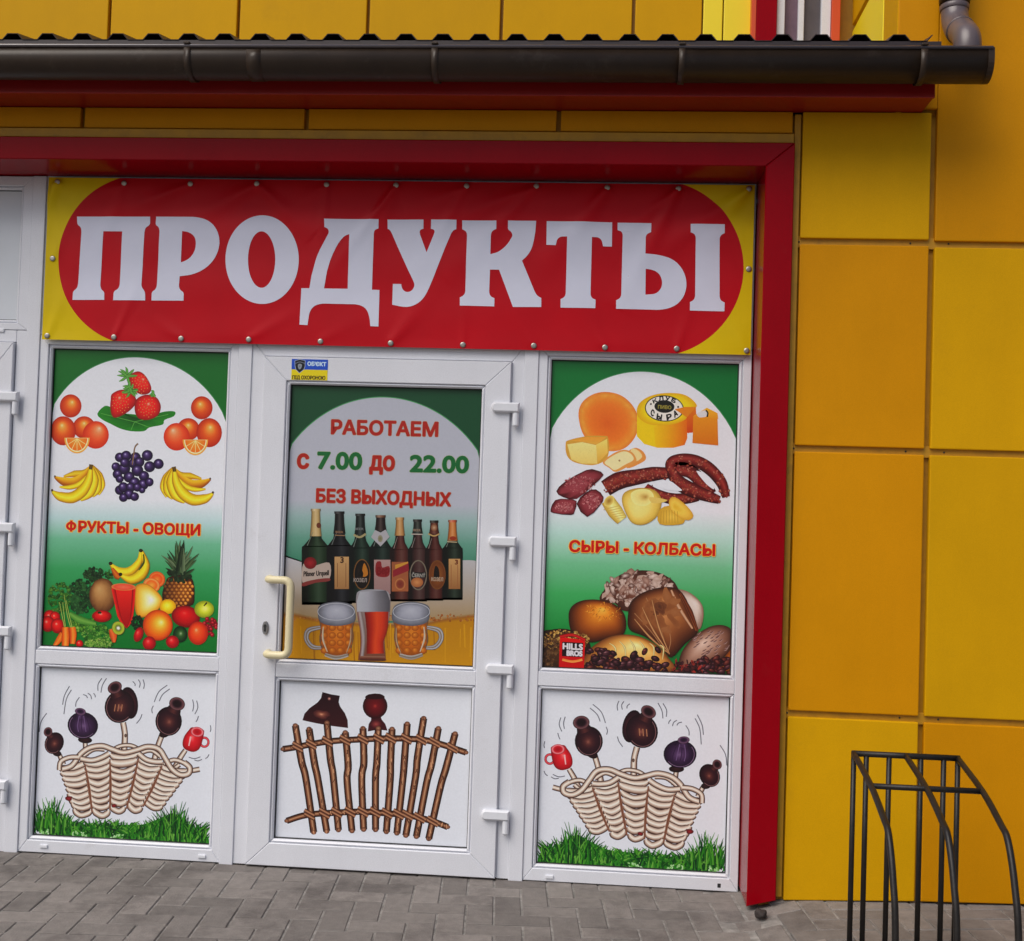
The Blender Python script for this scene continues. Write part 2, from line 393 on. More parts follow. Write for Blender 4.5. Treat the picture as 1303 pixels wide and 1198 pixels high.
# canopy: soffit, fascia, gutter, roof sheet, downpipe
xend = U(1190, 120, YF).x
fix(box('soffit', -3.4, xend-0.002, YF+0.012, YW+0.02, zsof, zsof+0.02, 'fascia_red', B))
fix(box('fascia', -3.4, xend, YF, YF+0.012, zsof-0.004, zsof+0.13, 'fascia_red', B, 0.002))
fix(box('fascia_end', xend-0.012, xend-0.0005, YF+0.0125, YW+0.02, zsof+0.021, zsof+0.13, 'fascia_red', B))
zg1 = U(600, 59.5, YG-0.06).z; zg0 = U(600, 100, YG-0.02).z
xg1 = U(1262, 85, YG-0.05).x
print('gutter', zg0, zg1, 'xg1', xg1)
GR = 0.058
def gutter_profile():
    h = zg1-zg0-GR; out = [(YG+GR, zg1)]
    for k in range(15):
        a = math.pi*k/14; out.append((YG+GR*math.cos(a), zg0+GR-GR*math.sin(a)))
    out.append((YG-GR, zg1)); return out
def extrude_x(name, prof, x0, x1, th, material, parent, smooth=True):
    bm = bmesh.new(); n = len(prof); rows = []
    for x in (x0, x1):
        rows.append([bm.verts.new((x, y, z)) for y, z in prof])
    for i in range(n-1): bm.faces.new((rows[0][i], rows[0][i+1], rows[1][i+1], rows[1][i]))
    o = from_bm(name, bm, material, parent, smooth); md = o.modifiers.new('wall', 'SOLIDIFY'); md.thickness = th; md.offset = 0
    return o
gut = fix(extrude_x('gutter', gutter_profile(), -3.5, xg1, 0.004, 'gutter', B))
def gchild(o): o.matrix_parent_inverse = Matrix.Identity(4); return o
tube('gutter_lip', [(-3.5, YG-GR-0.003, zg1), (xg1, YG-GR-0.003, zg1)], 0.006, 'gutter_lip', gut, 12)
bm = bmesh.new(); pr = [(y*1.0, z) for y, z in gutter_profile()]
for x0_, x1_ in ((xg1-0.014, xg1+0.006),):
    c = (YG, (zg0+zg1)/2)
    a = [bm.verts.new((x0_, c[0]+(y-c[0])*1.06, c[1]+(z-c[1])*1.05)) for y, z in pr]; b = [bm.verts.new((x1_, c[0]+(y-c[0])*1.04, c[1]+(z-c[1])*1.04)) for y, z in pr]
    bm.faces.new(a[::-1]); bm.faces.new(b)
    for k in range(len(a)): bm.faces.new((a[k], a[(k+1) % len(a)], b[(k+1) % len(a)], b[k]))
from_bm('end_cap', bm, 'gutter', gut)
for px, w in ((-75, .022), (238, .022), (553, .022), (868, .022), (1176, .022), (322, .05)):
    x = U(px, 80, YG-GR).x; pr = gutter_profile()
    prof = [(YG+(y-YG)*1.075, z-0.006 if z < zg1 else z+0.001) for y, z in pr]
    nm = 'bracket' if px != 322 else 'joint_sleeve'
    if px == 322: prof = [(YG+(y-YG)*1.03, z-0.002 if z < zg1 else z-0.012) for y, z in pr]
    bo = extrude_x(nm, prof, x-w/2, x+w/2, 0.004, 'gutter', gut)
    if px != 322:
        bmc = bmesh.new(); add_box(bmc, x-w/2, x+w/2, YG-GR-0.014, YG-GR+0.010, zg1+0.004, zg1+0.013, 0.003); from_bm('bracket_clip', bmc, 'gutter', gut)
# trapezoidal roof sheet
ze = U(600, 52, YG+0.03).z; pitch = (U(517, 52, YG).x-U(470, 52, YG).x)
xo = U(470, 50, YG+0.03).x; rh = 0.021
bm = bmesh.new(); prof = []
k0 = -34; xroof = U(1196, 60, YG+0.05).x
x = xo+k0*pitch
while x < xroof+0.1:
    for dx, dz in ((-0.036, 0), (-0.018, rh), (0.018, rh), (0.036, 0)):
        if x+dx < xroof: prof.append((x+dx, dz))
    x += pitch
rows = []
for (y, z) in ((YG-0.01, ze), (YG-0.01, ze-0.014), (YG+0.0, ze-0.014)): pass
for (y, z) in ((YG+0.03, ze), (YU+0.02, ze+(YU-YG)*0.22)):
    rows.append([bm.verts.new((px_, y, z+dz)) for px_, dz in prof])
for i in range(len(prof)-1): bm.faces.new((rows[0][i], rows[0][i+1], rows[1][i+1], rows[1][i]))
ro = fix(from_bm('roof_sheet', bm, 'roof', B)); md = ro.modifiers.new('t', 'SOLIDIFY'); md.thickness = 0.003
fix(box('eaves_board', -3.4, xroof-0.02, YF+0.013, YF+0.05, zsof+0.131, ze+0.002, 'roof', B))
fix(box('drip_edge', -3.4, xroof, YG+0.032, YG+0.038, zg1-0.02, ze+0.001, 'roof', B))
bm = bmesh.new()                                      # gable side of the lean-to roof
q = [(YF+0.06, zsof+0.135), (YU, zsof+0.135), (YU, ze+(YU-YG)*0.22-0.006), (YF+0.06, ze-0.002)]
a = [bm.verts.new((xend-0.03, y, z)) for y, z in q]; b = [bm.verts.new((xend-0.012, y, z)) for y, z in q]
bm.faces.new(a[::-1]); bm.faces.new(b)
for k in range(4): bm.faces.new((a[k], a[(k+1) % 4], b[(k+1) % 4], b[k]))
fix(from_bm('roof_gable', bm, 'fascia_red', B))
# downpipe with swan neck into the gutter
xdp = U(1231, 64, YG).x; zdp = zg1
pth = [(xdp, YG+0.005, zdp-0.04), (xdp, YG-0.005, zdp+0.055), (xdp, YW-0.072, zdp+0.165), (xdp, YW-0.072, zdp+0.30)]
dp = fix(tube('downpipe', [(xdp, YW-0.072, zdp+0.235), (xdp, YW-0.072, 5.3)], 0.0475, 'gutter', B, 24))
sw = arc_path(pth, 0.075, 12)
tube('swan_neck', sw, 0.0445, 'pipe', dp, 24)
n_ = len(sw)
def ring_at(p, t, r, w, m='pipe'):
    p = Vector(p); t = Vector(t).normalized(); tube('collar', [p-t*w/2, p-t*w*0.3, p+t*w*0.3, p+t*w/2], [r-.002, r, r, r-.002], m, dp, 24)
mid = (Vector(pth[1])+Vector(pth[2]))/2; tdir = Vector(pth[2])-Vector(pth[1])
ring_at(mid+tdir.normalized()*0.012, tdir, 0.0475, 0.022)
ring_at((xdp, YW-0.072, zdp+0.222), (0, 0, 1), 0.0485, 0.02)
ring_at((xdp, YW-0.072, zdp+0.262), (0, 0, 1), 0.0515, 0.05, 'gutter')

# upper storey wall, return wall and window
ux = [U(p, 30, YU).x for p in (-355, -190, -26, 139, 303, 468, 638, 806)] + [U(893, 30, YU).x]
xret = U(1150, 20, YW).x
for i in range(8): panel(ux[i]+0.007, ux[i+1]-(0.007 if i < 7 else 0.001), 2.7, 5.2, YU, 'yellow')
lx = [U(p, 30, YU).x for p in (894, 920, 957)]
for i in range(2): panel(lx[i]+0.002, lx[i+1]-0.003, 2.7, 5.2, YU-0.004, 'lemon')
xw = [U(p, 30, YU-0.05).x for p in (956, 962, 988, 1058, 1069)]
wz0, wz1 = 2.75, 4.7
uw = fix(box('window_surround', xw[1], xw[2], YU-0.06, YU+0.02, wz0, wz1, 'red', B, 0.002))
box('surround_edge', xw[0], xw[1]-0.0005, YU-0.052, YU+0.02, wz0, wz1, 'orange_red', uw, 0.001)
uw2 = fix(frame('upper_window', (xw[2]+0.001, wz0, xw[3]-0.001, wz1), (xw[2]+0.035, wz0+0.035, xw[3]-0.04, wz1-0.035), YU-0.04, YU+0.02, 'pvc', B))
xmid = U(1019, 30, YU-0.03).x
box('mullion', xmid-0.012, xmid+0.012, YU-0.036, YU+0.01, wz0+0.036, wz1-0.036, 'pvc', uw2, 0.002)
M['mauve'] = mat('mauve_curtain_pane', (0.17, 0.10, 0.13), 0.25, var=0.2, scale=6)
box('pane', xw[2]+0.034, xmid-0.0125, YU-0.012, YU-0.004, wz0+0.03, wz1-0.03, 'mauve', uw2)
box('pane', xmid+0.0125, xw[3]-0.039, YU-0.012, YU-0.004, wz0+0.03, wz1-0.03, 'curtain', uw2)
fix(box('window_surround', xw[3], xw[4], YU-0.055, YU+0.02, wz0, wz1, 'orange_red', B, 0.002))
# return wall facing left (panels are slabs in the yz plane)
yj = UX(1131, 30, xret).y
zdj0 = UX(1070, 60, xret); zdj1 = UX(1120, 0, xret)
zq = (zdj0.z+zdj1.z)/2
print('return wall', xret, yj, zdj0, zdj1)
fix(box('cladding_panel', xret-0.02, xret, YW+0.002, yj-0.006, 2.75, 5.2, 'yellow', B, 0.003))
fix(box('cladding_panel', xret-0.02, xret, yj+0.006, YU-0.004, 2.75, zq-0.012, 'lemon', B, 0.003))
fix(box('cladding_panel', xret-0.02, xret, yj+0.006, YU-0.004, zq+0.012, 5.2, 'yellow', B, 0.003))
panel(xret-0.018, xb0-0.001, 2.8, 4.4, YW-0.001, 'amber')

# ------------------------------------------------------------------ white glazed front
def fixed_window(x0, x1, name='shop_window'):
    fo = (x0-0.047, 0.004, x1+0.044, 1.968)
    bm = bmesh.new()
    add_frame(bm, fo, (x0-BEAD, ZB-BEAD, x1+BEAD, ZT+BEAD), 0.0, 0.07)
    zmid0, zmid1 = ZN+BEAD, ZM-BEAD
    add_prism(bm, [(x0-BEAD, zmid0), (x1+BEAD, zmid0), (x1+BEAD, zmid1), (x0-BEAD, zmid1)], 0.002, 0.07, 0.002)
    w = fix(from_bm(name, bm, 'pvc', B))
    for z0, z1 in ((ZB, ZN), (ZM, ZT)):
        frame('glazing_bead', (x0-BEAD, z0-BEAD, x1+BEAD, z1+BEAD), (x0, z0, x1, z1), 0.004, 0.05, 'pvc', w, 0.006)
        frame('gasket', (x0, z0, x1, z1), (x0+0.0028, z0+0.0028, x1-0.0028, z1-0.0028), 0.019, 0.05, 'gasket', w, 0.0005)
    box('pane', x0+0.001, x1-0.001, 0.028, 0.05, ZM+0.001, ZT-0.001, 'glass', w)
    box('infill_panel', x0+0.001, x1-0.001, 0.028, 0.05, ZB+0.001, ZN-0.001, 'panel_white', w)
    return w
def drain_cap(w, px, py):
    p = U(px, py, 0); bm = bmesh.new(); add_box(bm, p.x-0.015, p.x+0.015, -0.006, 0.001, p.z-0.006, p.z+0.007, 0.003, 2)
    return from_bm('drain_cap', bm, 'hinge', w)
w1 = fixed_window(XL0, XL1); w2 = fixed_window(XR0, XR1)
drain_cap(w1, 56, 1077); drain_cap(w1, 257, 1090); drain_cap(w2, 699, 1116)
p = U(915, 1127, 0)
box('drain_hole', p.x-0.006, p.x+0.006, -0.001, 0.002, p.z-0.008, p.z+0.007, 'gasket', w2, 0.001)
def strip(pa_, pb_, y=-0.006):
    fix(box('mullion', pa_-0.0012, pb_+0.0012, y, 0.07, 0.0, 2.58, 'pvc', B, 0.003, 2))
strip(-0.0985, -0.0485); strip(XL1+0.0455, XL1+0.0945); strip(XR0-0.0985, XR0-0.0485)
fix(box('transom_panel', -0.048, 2.6485, 0.004, 0.07, 1.97, 2.582, 'panel_white', B))
# door frame
DX0, DX1, DZ0, DZ1 = XD0-0.1005, XD1+0.107, 0.008, 1.9035
bm = bmesh.new()
for q in ([(XL1+0.095, 0.0), (DX0-0.003, 0.0), (DX0-0.003, DZ1+0.003), (XL1+0.095, 1.968)],
          [(DX1+0.003, 0.0), (XR0-0.099, 0.0), (XR0-0.099, 1.968), (DX1+0.003, DZ1+0.003)],
          [(DX0-0.003, DZ1+0.003), (DX1+0.003, DZ1+0.003), (XR0-0.099, 1.968), (XL1+0.095, 1.968)]):
    add_prism(bm, q, 0.0, 0.07, 0.002)
fix(from_bm('door_frame', bm, 'pvc', B))
for gx0 in (DX0-0.0028, DX1+0.0002): fix(box('door_rebate', gx0, gx0+0.0026, -0.006, 0.06, 0.01, DZ1, 'pvc', B))
fix(box('threshold', XL1+0.095, XR0-0.099, 0.0, 0.07, -0.01, 0.006, 'gutter', B))
def hinge(parent, hx, hz, yf, s=1.0):
    """leaf plate with a rounded end, knuckle below"""
    bm = bmesh.new(); L, H = 0.104*s, 0.0375
    pts = [(hx, hz+H/2), (hx, hz-H/2)] + [(hx-L+H/2*0.8-H/2*0.8*math.sin(a), hz-H/2*math.cos(a)) for a in [math.pi*k/10 for k in range(11)]]
    add_prism(bm, pts, yf-0.020, yf+0.001, 0.006)
    o = from_bm('hinge', bm, 'hinge', parent)
    bm = bmesh.new(); r = 0.0125
    add_tube(bm, [(hx-r*1.05, yf-0.004, hz-H/2-0.0005), (hx-r*1.05, yf-0.004, hz-0.065), (hx-r*1.05, yf-0.004, hz-0.071)], [r, r, r*0.6], 14)
    return from_bm('hinge', bm, 'hinge', parent)
def leaf(name, O, panes, yf):
    bm = bmesh.new(); (ax0, az0, ax1, az1), (bx0, bz0, bx1, bz1) = panes      # lower, upper openings
    add_frame(bm, O, (ax0-BEAD, az0-BEAD, ax1+BEAD, bz1+BEAD), yf, 0.06, 0.0025)
    add_prism(bm, [(ax0-BEAD, az1+BEAD), (ax1+BEAD, az1+BEAD), (ax1+BEAD, bz0-BEAD), (ax0-BEAD, bz0-BEAD)], yf+0.002, 0.06, 0.002)
    d = fix(from_bm(name, bm, 'pvc', B))
    for x0, z0, x1, z1 in panes:
        frame('glazing_bead', (x0-BEAD, z0-BEAD, x1+BEAD, z1+BEAD), (x0, z0, x1, z1), yf+0.004, 0.05, 'pvc', d, 0.006)
        frame('gasket', (x0, z0, x1, z1), (x0+0.0026, z0+0.0026, x1-0.0026, z1-0.0026), yf+0.019, 0.05, 'gasket', d, 0.0005)
    return d
YL = -0.016
door = leaf('door', (DX0, DZ0, DX1, DZ1), [(XD0, ZDB, XD1, ZDN), (XD0, ZDM, XD1, ZDT)], YL)
box('pane', XD0+0.001, XD1-0.001, YL+0.029, 0.05, ZDM+0.001, ZDT-0.001, 'glass', door)
box('infill_panel', XD0+0.001, XD1-0.001, YL+0.029, 0.05, ZDB+0.001, ZDN-0.001, 'panel_white', door)
for py, px in ((519, 661), (690, 657), (853, 653.5), (1039, 648)):
    p = U(px, py, YL-0.015); hinge(door, p.x, p.z, YL)
# pull handle
ha, hb = U(341, 737, YL-0.03), U(336, 832, YL-0.03)
gx = U(369, 780, YL-0.06).x
hp = arc_path([(ha.x, YL+0.004, ha.z), (ha.x+0.004, YL-0.055, ha.z), (gx, YL-0.062, ha.z), (gx, YL-0.062, hb.z), (hb.x+0.012, YL-0.055, hb.z), (hb.x+0.008, YL+0.004, hb.z)], 0.03, 7)
tube('handle', hp, 0.0145, 'handle', door, 16)
p = U(338, 799, YL)
bm = bmesh.new(); add_prism(bm, [(p.x+0.0125*math.cos(a), p.z+0.026*math.sin(a)) for a in [2*math.pi*k/20 for k in range(20)]], YL-0.008, YL+0.002, 0.003)
lk = from_bm('lock', bm, 'metal', door)
bm = bmesh.new(); add_prism(bm, [(p.x+0.006*math.cos(a), p.z+0.006+0.008*math.sin(a)) for a in [2*math.pi*k/12 for k in range(12)]], YL-0.0095, YL-0.007, 0.0004)
add_prism(bm, [(p.x-0.004, p.z-0.014), (p.x+0.004, p.z-0.014), (p.x+0.004, p.z), (p.x-0.004, p.z)], YL-0.0092, YL-0.007, 0.0004)
from_bm('lock', bm, 'gasket', door)
# neighbouring door and its toplight on the left
SX1 = -0.0995
fo = (SX1-1.40, 1.985, SX1-0.001, 2.58); p1 = U(22, 408, 0.02); p0 = U(32, 243, 0.02)
ti = (SX1-1.33, p1.z, p1.x, p0.z)
tl = fix(frame('toplight', fo, (ti[0]-BEAD, ti[1]-BEAD, ti[2]+BEAD, ti[3]+BEAD), 0.0, 0.07, 'pvc', B))
frame('glazing_bead', (ti[0]-BEAD, ti[1]-BEAD, ti[2]+BEAD, ti[3]+BEAD), ti, 0.008, 0.05, 'pvc', tl, 0.005)
frame('gasket', ti, (ti[0]+.003, ti[1]+.003, ti[2]-.003, ti[3]-.003), 0.019, 0.05, 'gasket', tl, 0.0005)
box('pane', ti[0]+0.002, ti[2]-0.002, 0.022, 0.05, ti[1]+0.002, ti[3]-0.002, 'frost', tl)
drain_cap(tl, 1, 421)
sdx1 = U(12, 700, 0).x-0.012
SD = (SX1-1.34, DZ0, sdx1, 1.935)
side = leaf('door', SD, [(SD[0]+0.105, ZDB, SD[2]-0.105, ZDN), (SD[0]+0.105, ZDM, SD[2]-0.105, ZDT)], YL)
for x0, z0, x1, z1, m in ((SD[0]+0.106, ZDM+.001, SD[2]-0.106, ZDT-.001, 'frost'), (SD[0]+0.106, ZDB+.001, SD[2]-0.106, ZDN-.001, 'panel_white')):
    box('pane' if m == 'frost' else 'infill_panel', x0, x1, YL+0.029, 0.05, z0, z1, m, side)
fix(box('door_frame', SD[2]+0.003, SX1-0.001, 0.0, 0.07, 0.0, 1.983, 'pvc', B, 0.002))
fix(box('door_frame', SX1-1.40, SD[2]+0.0025, 0.0, 0.07, 1.938, 1.983, 'pvc', B, 0.002))
fix(box('door_frame', SX1-1.40, SD[0]-0.003, 0.0, 0.07, 0.0, 1.937, 'pvc', B, 0.002))
for py, px in ((505, 22.5), (672, 17.5), (804, 13), (1000, 8)):
    p = U(px, py, YL-0.015); hinge(side, p.x, p.z, YL)
fix(box('side_panel', -1.62, SX1-1.402, 0.0, 0.07, 0.0, 2.58, 'pvc', B, 0.003))
fix(box('wall', -3.4, -1.76, YW+0.028, 0.3, -0.1, ZS+0.018, 'channel', B))
for z0, z1 in ((0.01, zj[2]), (zj[2], zj[1]), (zj[1], zj[0]), (zj[0], zh-0.05)):
    for x0, x1 in ((-2.55, -1.77), (-3.38, -2.56)): panel(x0+0.005, x1-0.005, z0+JG, z1-JG, YW, 'yellow')
# ------------------------------------------------------------------ flat prints: layered ink shapes on film
FR = {'F1': (0, 430, 4.2032), 'F2': (0, 640, 4.2032), 'F3': (0, 840, 4.2032), 'F4': (300, 430, 3.4289), 'F5': (310, 640, 3.5216),
      'F6': (300, 850, 3.4289), 'F7': (660, 440, 4.0719), 'F8': (660, 670, 4.0719), 'F9': (660, 860, 3.7229), 'F10': (60, 735, 5.9227),
      'F11': (360, 640, 5.212), 'B1': (40, 210, 2.8326), 'B2': (500, 210, 2.606), 'BU': (480, 265, 8.871), 'ST': (360, 445, 18.614), 'P': (0, 0, 1.0)}
INK = 1.42
def ink(c):
    return tuple(min(0.9, INK*v**1.16) for v in lin(c))
def mixc(a, b, t): return tuple(a[i]+(b[i]-a[i])*t for i in range(3))
def ramp(rs, t):
    if t <= rs[0][0]: return rs[0][1]
    for (a, ca), (b, cb) in zip(rs, rs[1:]):
        if t <= b: return mixc(ca, cb, (t-a)/max(1e-6, b-a))
    return rs[-1][1]
def smooth(pts, n=5, closed=True):
    out = []; N = len(pts)
    for i in range(N if closed else N-1):
        g = (lambda k: pts[k % N]) if closed else (lambda k: pts[max(0, min(N-1, k))])
        p0, p1, p2, p3 = g(i-1), g(i), g(i+1), g(i+2)
        for k in range(n):
            t = k/n
            out.append(tuple(0.5*(2*p1[d]+(p2[d]-p0[d])*t+(2*p0[d]-5*p1[d]+4*p2[d]-p3[d])*t*t+(3*p1[d]-p0[d]-3*p2[d]+p3[d])*t**3) for d in (0, 1)))
    if not closed: out.append(tuple(pts[-1]))
    return out
def ell(cx, cy, rx, ry=None, rot=0, n=24, j=0.0, rnd=RND):
    ry = ry or rx; c, s = math.cos(math.radians(rot)), math.sin(math.radians(rot)); o = []
    for k in range(n):
        a = 2*math.pi*k/n; m = 1+rnd.uniform(-j, j); x, y = rx*m*math.cos(a), ry*m*math.sin(a)
        o.append((cx+x*c-y*s, cy+x*s+y*c))
    return o
_cap = [None]
def font_mesh(body):
    c = bpy.data.curves.new('lettering', 'FONT'); c.body = body; c.resolution_u = 4
    o = bpy.data.objects.new('lettering', c); COL.objects.link(o)
    dg = bpy.context.evaluated_depsgraph_get(); dg.update()
    me = bpy.data.meshes.new_from_object(o.evaluated_get(dg))
    v = [(p.co.x, p.co.y) for p in me.vertices]; f = [tuple(p.vertices) for p in me.polygons]
    bpy.data.objects.remove(o); bpy.data.curves.remove(c); bpy.data.meshes.remove(me)
    return v, f
class Art:
    STEP = 1.3e-6
    def __init__(s, root, rect, Y, material='print', mirror=None):
        s.root, s.rect, s.Y, s.layer, s.mat, s.mirror = root, rect, Y, 6e-5, material, mirror
        s.f = 'P'; s.V = []; s.F = []; s.C = []; s.dim = 1.0
    def fr(s, f): s.f = f; return s
    def pt(s, p, lay=None):
        ox, oy, k = FR[s.f]; q = U(ox+p[0]/k, oy+p[1]/k, s.Y); x, z = q.x, q.z
        if s.mirror is not None: x = s.mirror-x
        if s.rect:
            x = min(max(x, s.rect[0]), s.rect[2]); z = min(max(z, s.rect[1]), s.rect[3])
        return (x, s.Y-(s.layer if lay is None else lay), z)
    def _add(s, pts, faces, cols):
        b = len(s.V); s.layer += s.STEP
        s.V += [s.pt(p) for p in pts]; s.C += [tuple(v*s.dim for v in ink(c)) for c in cols]
        s.F += [tuple(b+i for i in f) for f in faces]
    def fill(s, pts, c, holes=()):
        loops = [[Vector((x, y, 0)) for x, y in pts]] + [[Vector((x, y, 0)) for x, y in h] for h in holes]
        fl = tessellate_polygon(loops); al = [p for l in ([pts]+list(holes)) for p in l]
        s._add(al, [tuple(t) for t in fl], [c]*len(al)); return s
    def grad(s, pts, c0, c1, ax=(0, 1)):
        """polygon with a linear colour change along ax"""
        d = [p[0]*ax[0]+p[1]*ax[1] for p in pts]; a, b = min(d), max(d)
        fl = tessellate_polygon([[Vector((x, y, 0)) for x, y in pts]])
        s._add(pts, [tuple(t) for t in fl], [mixc(c0, c1, (v-a)/(b-a)) for v in d]); return s
    def ball(s, outline, rs, hl=None, rings=7, j=0):
        """star-shaped outline shaded from a centre outward"""
        n = len(outline)
        cx = sum(p[0] for p in outline)/n; cy = sum(p[1] for p in outline)/n
        ex = max(abs(p[0]-cx) for p in outline); ey = max(abs(p[1]-cy) for p in outline)
        hx, hy = (cx+hl[0]*ex, cy+hl[1]*ey) if hl else (cx, cy)
        P = [(hx, hy)]; C = [rs[0][1]]; F = []
        for r in range(1, rings+1):
            t = r/rings
            for k, p in enumerate(outline):
                m = 1+(RND.uniform(-j, j) if r < rings else 0)
                P.append((hx+(p[0]-hx)*t*m, hy+(p[1]-hy)*t*m)); C.append(ramp(rs, min(1, max(0, t+RND.uniform(-j, j)))))
        for k in range(n):
            F.append((0, 1+k, 1+(k+1) % n))
            for r in range(rings-1):
                a, b = 1+r*n, 1+(r+1)*n
                F.append((a+k, b+k, b+(k+1) % n, a+(k+1) % n))
        s._add(P, F, C); return s
    def tube(s, pts, w, cs, n=4, sm=True):
        """ribbon with shading across; w number or per-point list; cs colours from one side to the other"""
        if sm and len(pts) > 2:
            if isinstance(w, (list, tuple)):
                q = smooth([(p[0], p[1]) for p in pts], n, False); ww = [w0+(w1-w0)*k/n for w0, w1 in zip(w, w[1:]) for k in range(n)]+[w[-1]]
                pts, w = q, ww
            else: pts = smooth(pts, n, False)
        m = len(cs); P = []; C = []; F = []
        for i, p in enumerate(pts):
            a, b = pts[max(0, i-1)], pts[min(len(pts)-1, i+1)]; dx, dy = b[0]-a[0], b[1]-a[1]; l = math.hypot(dx, dy) or 1
            nx, ny = dy/l, -dx/l; hw = (w[i] if isinstance(w, (list, tuple)) else w)/2
            for k in range(m):
                t = -1+2*k/(m-1); P.append((p[0]-nx*hw*t, p[1]-ny*hw*t)); C.append(cs[k])
        for i in range(len(pts)-1):
            for k in range(m-1): F.append((i*m+k, i*m+k+1, (i+1)*m+k+1, (i+1)*m+k))
        s._add(P, F, C); return s
    def line(s, pts, w, c, sm=True): return s.tube(pts, w, [c, c], 4, sm)
    def specks(s, region, n, r, cols, asp=1.0):
        for _ in range(n):
            x, y = region(); q = RND.uniform(*r)
            s.ball(ell(x, y, q, q*asp*RND.uniform(.7, 1.2), RND.uniform(0, 180), 6, .2), [(0, RND.choice(cols)), (1, RND.choice(cols))], rings=1)
        return s
    def text(s, body, a, b, cap, c, bold=0.0, up=None, outline=None):
        """lettering from a (left end of baseline) to b (right end), cap height in the frame's pixels"""
        if _cap[0] is None:
            v, f = font_mesh('Н'); _cap[0] = max(y for x, y in v)
        v, f = font_mesh(body); x0 = min(x for x, y in v); x1 = max(x for x, y in v)
        up = up or (0.02, -1.0); dx, dy = b[0]-a[0], b[1]-a[1]
        P = [(a[0]+dx*(x-x0)/(x1-x0)+up[0]*cap*y/_cap[0], a[1]+dy*(x-x0)/(x1-x0)+up[1]*cap*y/_cap[0]) for x, y in v]
        passes = []
        if outline: passes += [(outline[1]+bold, outline[0], 14)]
        passes += [(bold, c, 10)]
        for rad, colr, n in passes:
            offs = [(0, 0)] + ([(rad*math.cos(2*math.pi*k/n), rad*math.sin(2*math.pi*k/n)) for k in range(n)] if rad > 0 else [])
            for ox, oy in offs:
                base = s.layer
                for k, t in enumerate(f):                 # glyph outlines overlap: every face gets its own height
                    s.layer = base+((k*7) % 37)*8e-7
                    s._add([(P[i][0]+ox, P[i][1]+oy) for i in t], [tuple(range(len(t)))], [colr]*len(t))
                s.layer = base+5e-6
        return s
    def done(s, name, kind=None):
        if not s.V: return None
        me = bpy.data.meshes.new(name); o0 = s.root.location
        V = [(x-o0.x, y-o0.y, z-o0.z) for x, y, z in s.V]
        me.from_pydata(V, [], s.F); me.materials.append(M[s.mat])
        at = me.color_attributes.new('ink', 'FLOAT_COLOR', 'POINT')
        at.data.foreach_set('color', [q for c in s.C for q in (*c, 1.0)])
        o = bpy.data.objects.new(name, me); COL.objects.link(o); o.parent = s.root
        if kind: o['kind'] = kind
        s.V, s.F, s.C = [], [], []; s.layer += 2e-6
        return o
def film(name, rect, Y, stops, label, cat='poster', group=None, material='print', th=0.0006):
    """the poster's film with its printed vertical ground colour; stops: (height 1..0, colour)"""
    x0, z0, x1, z1 = rect; cx = (x0+x1)/2
    V = []; C = []; F = []
    for k, (t, c) in enumerate(stops):
        z = z0+(z1-z0)*t
        V += [(x0-cx, 0, z-z0), (x1-cx, 0, z-z0)]; C += [ink(c)]*2
        if k: F.append((2*k-2, 2*k-1, 2*k+1, 2*k))
    n = len(V)
    V += [(x0-cx, th, z1-z0), (x1-cx, th, z1-z0), (x1-cx, th, 0), (x0-cx, th, 0)]; C += [ink((200, 200, 205))]*4
    F += [(n, n+1, n+2, n+3)]
    me = bpy.data.meshes.new(name); me.from_pydata(V, [], F); me.materials.append(M[material])
    at = me.color_attributes.new('ink', 'FLOAT_COLOR', 'POINT'); at.data.foreach_set('color', [q for c in C for q in (*c, 1.0)])
    o = bpy.data.objects.new(name, me); COL.objects.link(o); o.location = (cx, Y, z0)
    props(o, label, cat, group); return o
def arch(a, fr, cx, cy, rx, ry, tilt, c, x0, x1, top, lo=0.98):
    pts = [(x0, top), (x1, top)]; arcp = []
    for k in range(41):
        x = x0+(x1-x0)*k/40; d = (x-cx)/rx
        arcp.append((x, cy+ry*(1-math.sqrt(max(0, 1-d*d)))+tilt*(x-cx)))
    a.fr(fr).fill([(x0, top)]+arcp+[(x1, top)], c)
    a.line([(x, y+1) for x, y in arcp], 4, (70, 140, 90), False)
GREEN = (8, 112, 40); WHITE = (207, 209, 216)
E0 = 0.0035
def box_pts(x0, y0, x1, y1): return [(x0, y0), (x1, y0), (x1, y1), (x0, y1)]
def U2(x0, x1, y0, y1): return lambda: (RND.uniform(x0, x1), RND.uniform(y0, y1))
def in_ell(cx, cy, rx, ry):
    def f():
        a = RND.uniform(0, 2*math.pi); r = math.sqrt(RND.random()); return (cx+rx*r*math.cos(a), cy+ry*r*math.sin(a))
    return f
ORANGE = [(0, (236, 205, 150)), (.14, (226, 160, 70)), (.5, (208, 92, 28)), (.85, (186, 55, 16)), (1, (165, 42, 14))]
REDF = [(0, (240, 150, 130)), (.12, (222, 50, 40)), (.6, (190, 14, 18)), (1, (120, 6, 10))]

# ---- poster 1: fruit and vegetables
rect = (XL0+E0, ZM+E0, XL1-E0, ZT-E0)
po = film('poster', rect, 0.0245, [(1, WHITE), (.50, WHITE), (.43, (172, 196, 196)), (.36, (110, 172, 140)), (.26, (60, 148, 92)), (.14, (22, 126, 58)), (0, (6, 108, 40))],
          'poster of fruit and vegetables with red heading, in the left window')
A = Art(po, rect, 0.0245)
arch(A, 'F1', 735, 103, 520, 545, 0.03, (6, 104, 36), 240, 1240, 30); A.done('green_corner')
A.fr('F1')
